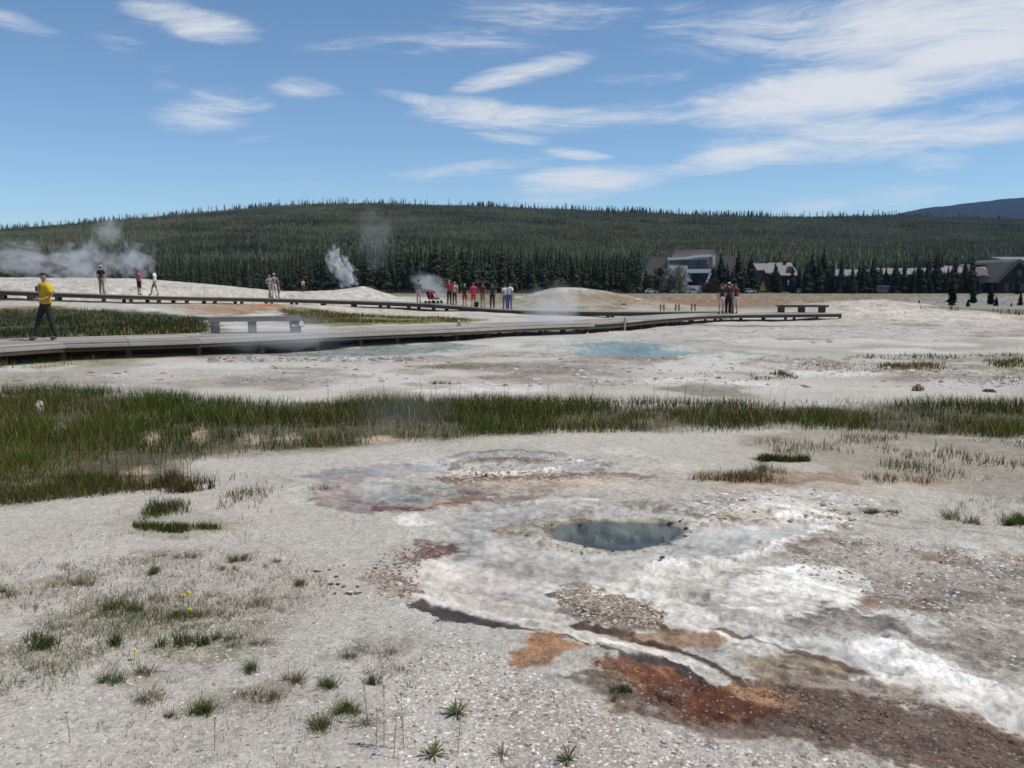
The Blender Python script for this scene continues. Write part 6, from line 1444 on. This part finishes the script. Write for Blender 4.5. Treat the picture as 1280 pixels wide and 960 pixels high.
# ---- trees round the buildings (u, v top, Y, crown, width, label)
BT = [(786, 338, 296, 0, 1.1, 'dark pine at the left end of the buildings'), (797, 333, 298, 2, 1.0, 'bushy pine over the pale van'), (806, 337, 300, 0, 1.1, 'pine just left of the sloping brown roof'), (899, 317, 300, 1, 1.25, 'tall dark spruce at the right corner of the white-banded front'),
      (890, 332, 296, 0, 1.2, 'shorter spruce before the white-banded corner'), (907, 331, 302, 2, .9, 'middling spruce between two taller ones'), (921, 312, 300, 0, 1.05, 'tallest pointed spruce right of the brown-roofed building'), (914, 336, 294, 2, 1.0, 'low spruce behind the dark crowd'), (929, 333, 304, 0, 1., 'spruce right of the tallest pointed one'),
      (936, 320, 306, 1, 1.3, 'slim spruce left of the yellow cabin front'), (943, 338, 306, 2, .9, 'low spruce touching the cabin'), (967, 329, 310, 1, 1.4, 'dark spruce splitting the pale lodge roof in two'), (972, 343, 305, 2, .9, 'low spruce right of the yellow cabin front'), (996, 334, 308, 0, 1., 'spruce at the right end of the pale lodge roof'),
      (1003, 340, 302, 2, .9, 'low bushy pine right of the white panel'), (1012, 318, 306, 1, 1.3, 'slim tall spruce, left of the close pair'), (1026, 313, 304, 0, 1.1, 'tallest spruce of the close pair left of the long lodge'), (1019, 334, 298, 2, 1.0, 'low spruce between the close pair'), (1036, 336, 300, 0, 1.1, 'spruce right of the close pair'), (1048, 343, 304, 2, .9, 'spruce below the first bare stretch of the long roof'),
      (1060, 346, 300, 0, .9, 'low spruce left of the dark bus, farther one'), (1071, 330, 306, 1, 1.3, 'slim spruce before the long lodge roof'), (1080, 340, 300, 0, 1.1, 'mid-height spruce between slim ones'), (1089, 323, 304, 0, 1.05, 'tall spruce left of the dark bus'), (1097, 333, 308, 1, 1.2, 'narrow spruce behind the dark bus'), (1118, 334, 304, 0, 1.0, 'spruce just right of the dark bus'),
      (1127, 340, 300, 2, 1., 'bushy spruce under the middle of the long roof'), (1136, 341, 296, 4, .8, 'broad dark spruce under the long roof'), (1144, 328, 306, 1, 1.2, 'thin spruce left of the thick dark pair'), (1157, 320, 300, 2, .9, 'thick dark spruce, left of the pair'), (1167, 314, 302, 0, 1.05, 'tall dark spruce, right of the thick pair'), (1176, 340, 304, 0, 1.1, 'spruce under the end of the long roof'),
      (1192, 343, 300, 1, 1.2, 'thin spruce at the right end of the long roof'), (1202, 326, 298, 0, 1.1, 'dark spruce left of the gabled hall'), (1211, 322, 300, 2, .95, 'thick spruce touching the left end of the gabled hall'), (1219, 346, 262, 1, 1.1, 'low spruce under the hall dormer'), (1268, 340, 262, 0, .9, 'dark pine in front of the hall gable'), (1290, 335, 262, 2, .9, 'dark pine at the right edge in front of the hall'), (1052, 352, 290, 2, 1.0, 'low bushy spruce at the foot of the long lodge'), (1014, 350, 290, 4, .8, 'broad low spruce under the close pair'), (1186, 352, 290, 4, .8, 'broad low spruce under the end of the long roof')]
for (u, vt, Y, var, wd, lb) in BT:
    x = xu(u, Y); zb = float(H0(np.array([x]), np.array([Y]))[0]); tree(x, Y, CAMZ + (348 - vt) / FPX * Y - zb, var, lb, None, 'spruce_tree', wd * 1.25, zb)
fr = random.Random(11)
for u0, u1, st in ((998, 1212, 4.0), (784, 800, 5), (892, 944, 6)):
    u = u0
    while u < u1:
        Y = fr.uniform(288, 300); x = xu(u, Y); zb = float(H0(np.array([x]), np.array([Y]))[0])
        tree(x, Y, CAMZ + (346 - fr.uniform(331, 352)) / FPX * Y - zb, fr.choice([2, 4, 2, 0]), 'dark low conifer in the thick row in front of the lodges', 'conifers in the thick row before the lodges', 'spruce_tree', fr.uniform(1.0, 1.4), zb); u += st * fr.uniform(.6, 1.4)
FT = [(1147, 373, 100, 4, 1.3, 'small round young pine at the left of the trail shrubs'), (1160, 381, 98, 4, 1.2, 'tiny young pine between two small ones'), (1167, 379, 98, 4, 1.2, 'tiny bushy pine beside the trail'), (1188, 345, 105, 1, 1.5, 'tall slender young pine beside the trail'), (1208, 371, 98, 4, 1.1, 'dark young pine right of the tall slender one'), (1214, 350, 120, 0, 1.2, 'dark pine rising behind the trail right of the slender one'),
      (1236, 352, 110, 1, 1.5, 'thin dark pine before the left slope of the hall'), (1243, 368, 100, 4, 1.1, 'bushy young pine at the foot of the hall'), (1262, 376, 98, 4, 1.1, 'low young pine on the trail edge'), (1273, 360, 104, 0, 1.1, 'young pine at the right edge of the picture')]
for (u, vt, Y, var, wd, lb) in FT:
    x = xu(u, Y); zb = float(H0(np.array([x]), np.array([Y]))[0]); tree(x, Y, CAMZ + (346 - vt) / FPX * Y - zb, var, lb, None, 'young_pine', wd, zb)
fr = random.Random(21); u = 988
while u < 1216:
    Y = fr.uniform(284, 296); x = xu(u, Y); zb = float(H0(np.array([x]), np.array([Y]))[0])
    tree(x, Y, CAMZ + (346 - fr.uniform(317, 336)) / FPX * Y - zb, fr.choice([0, 1, 0, 2]), 'tall dark conifer in the thick row in front of the lodges', 'conifers in the thick row before the lodges', 'spruce_tree', fr.uniform(.9, 1.15), zb); u += fr.uniform(7, 17)
# leafy trees: a dark round one and a grey-green one before the pale gable
def leafy(u, vt, Y, wpx, col, label, n=900):
    x = xu(u, Y); zb = float(H0(np.array([x]), np.array([Y]))[0]); top = CAMZ + (346 - vt) / FPX * Y; h = top - zb; r = wpx / FPX * Y / 2
    e = empty('leafy_tree', (x, Y, zb), 0, label, 'tree'); mb = MB().tube((0, 0, -.2), (0, 0, h * .5), .22, .14, 7)
    for k in range(7): a = k * .9; mb.tube((0, 0, h * (.2 + .04 * k)), (math.cos(a) * r * .6, math.sin(a) * r * .6, h * (.5 + .05 * k)), .09, .03, 5)
    mb.build('trunk', m_trunk, e)
    cl = [Vector((random.gauss(0, .42), random.gauss(0, .42), random.uniform(.12, .92))) for _ in range(26)]; V = []; F = []; C = []
    for i in range(n):
        c = random.choice(cl); p = Vector((c.x * r * (1.2 - .8 * abs(c.z - .4)), c.y * r, c.z * h)) + Vector([random.gauss(0, r * .17) for _ in range(3)]); p.z = max(p.z, .25)
        d = [Vector([random.gauss(0, 1) for _ in range(3)]).normalized() * random.uniform(.25, .5) for _ in range(2)]; b = len(V)
        V += [p - d[0], p + d[1], p + d[0], p - d[1]]; F.append((b, b + 1, b + 2, b + 3)); f = random.uniform(.6, 1.4); C += [tuple(q_ * f for q_ in col)] * 4
    obj('crown', mesh_np('crown', np.array([tuple(v) for v in V]), np.array(F), np.array(C)), leafmat('broad_leaves', 'Col', .3), e)
leafy(827, 336, 294, 34, (.030, .040, .024), 'dark round tree left of the pale gable wall', 1100); leafy(848, 333, 288, 34, (.19, .19, .165), 'grey-green leafy tree in front of the pale gable wall', 1000)
leafy(812, 344, 292, 18, (.045, .05, .03), 'small dark bushy tree below the sloping brown roof', 500); leafy(884, 352, 286, 22, (.055, .035, .03), 'dark reddish shrub at the foot of the white-banded front', 400)

# ---------------------------------------------------------------- steam
def steam(u, v, Y, ru, rv, dens, label, rot=0.0, scale=2.2, thr=.46, depth=None, stretch=(1, 1, 1), seed=0, power=1.0, col=(.93, .95, .98), amp=2.6):
    p = aty(u, v, Y); sx_ = ru / FPX * Y; sz = rv / FPX * Y
    bm = bmesh.new(); bmesh.ops.create_icosphere(bm, subdivisions=3, radius=1); me = bpy.data.meshes.new('steam'); bm.to_mesh(me); bm.free()
    m = bpy.data.materials.new('steam'); m.use_nodes = True; t = NT(m.node_tree); t.n.clear()
    P = t.new('ShaderNodeTexCoord').outputs['Object']
    ln = t.vmath('LENGTH', P); fall = t.math('POWER', t.math('SUBTRACT', 1.0, ln, clamp=True), power)
    mp = t.new('ShaderNodeMapping'); t.l.new(P, mp.inputs[0]); mp.inputs['Location'].default_value = (seed * 3.1, seed * 1.7, seed); mp.inputs['Scale'].default_value = stretch
    n = t.noise(mp.outputs[0], scale, 5, .62, .4)
    q = t.math('ADD', t.math('MULTIPLY', fall, 1.25), t.math('MULTIPLY', t.math('SUBTRACT', n, thr + .10), amp))
    d = t.math('MULTIPLY', t.math('MULTIPLY', t.step(q, .12, .75), t.step(ln, 1.0, .72)), dens / max(sx_, .3))
    pv = t.new('ShaderNodeVolumePrincipled'); pv.inputs['Color'].default_value = (*col, 1); pv.inputs['Anisotropy'].default_value = .2; t.set(pv.inputs['Density'], d)
    o = t.new('ShaderNodeOutputMaterial'); t.l.new(pv.outputs[0], o.inputs['Volume'])
    ob = obj('steam_plume', me, m, None, tuple(p), (0, R(rot), 0), (sx_, depth or max(sx_ * .7, sz * .5), sz))
    return tag(ob, label, 'steam')
steam(40, 326, 92, 75, 32, 1.4, 'wide grey steam bank rising at the far left behind the mound', 8, 2.6, .48, seed=1, amp=3.4)
steam(108, 330, 94, 58, 44, 1.7, 'tall pale steam plume behind the person in black', -14, 2.8, .49, seed=2, amp=3.6)
steam(168, 326, 93, 36, 36, 1.6, 'steam plume on the right of the steam bank behind the white-topped person', 10, 2.8, .49, seed=3, amp=3.6)
steam(135, 288, 98, 26, 24, .7, 'faint upper wisp drifting above the steam bank', 0, 2.2, .46, seed=4)
steam(429, 340, 78.5, 20, 30, 6.5, 'dense white steam puff leaning left from the cone', -32, 3.2, .50, seed=5, amp=4.0)
steam(417, 320, 79, 13, 20, 2.6, 'upper curl of steam above the white puff', 12, 2.6, .50, seed=6, amp=3.6)
steam(470, 300, 84, 36, 52, .22, 'faint tall wisp of steam above the cone', 6, 2.0, .47, seed=7)
steam(538, 356, 68, 34, 17, 1.0, 'grey steam drifting right beside the crowd', 22, 2.0, .42, seed=8)
steam(690, 408, 34, 50, 64, 1.0, 'thin column of steam over the blue spring', 0, 1.5, .40, seed=9)
steam(345, 418, 23.0, 120, 30, .55, 'low bluish steam hanging before the pale bench', 0, 1.7, .42, seed=10)
steam(505, 515, 11.5, 80, 40, .12, 'faint wisp of steam over the meadow', 0, 1.6, .42, seed=11)
steam(520, 606, 9.0, 80, 16, .35, 'faint steam over the pale terrace pool', 0, 1.6, .42, seed=12)

# ---------------------------------------------------------------- haze
HZ = MB().box((0, 3000, 215), (9000, 7000, 450)).mesh('haze')
hm = bpy.data.materials.new('haze_air'); hm.use_nodes = True; t = NT(hm.node_tree); t.n.clear()
pv = t.new('ShaderNodeVolumePrincipled'); pv.inputs['Color'].default_value = (.40, .60, 1.0, 1); pv.inputs['Density'].default_value = 4.2e-5; pv.inputs['Anisotropy'].default_value = .1
o = t.new('ShaderNodeOutputMaterial'); t.l.new(pv.outputs[0], o.inputs['Volume'])
tag(obj('haze', HZ, hm), 'thin blue air over the basin', kind='stuff')
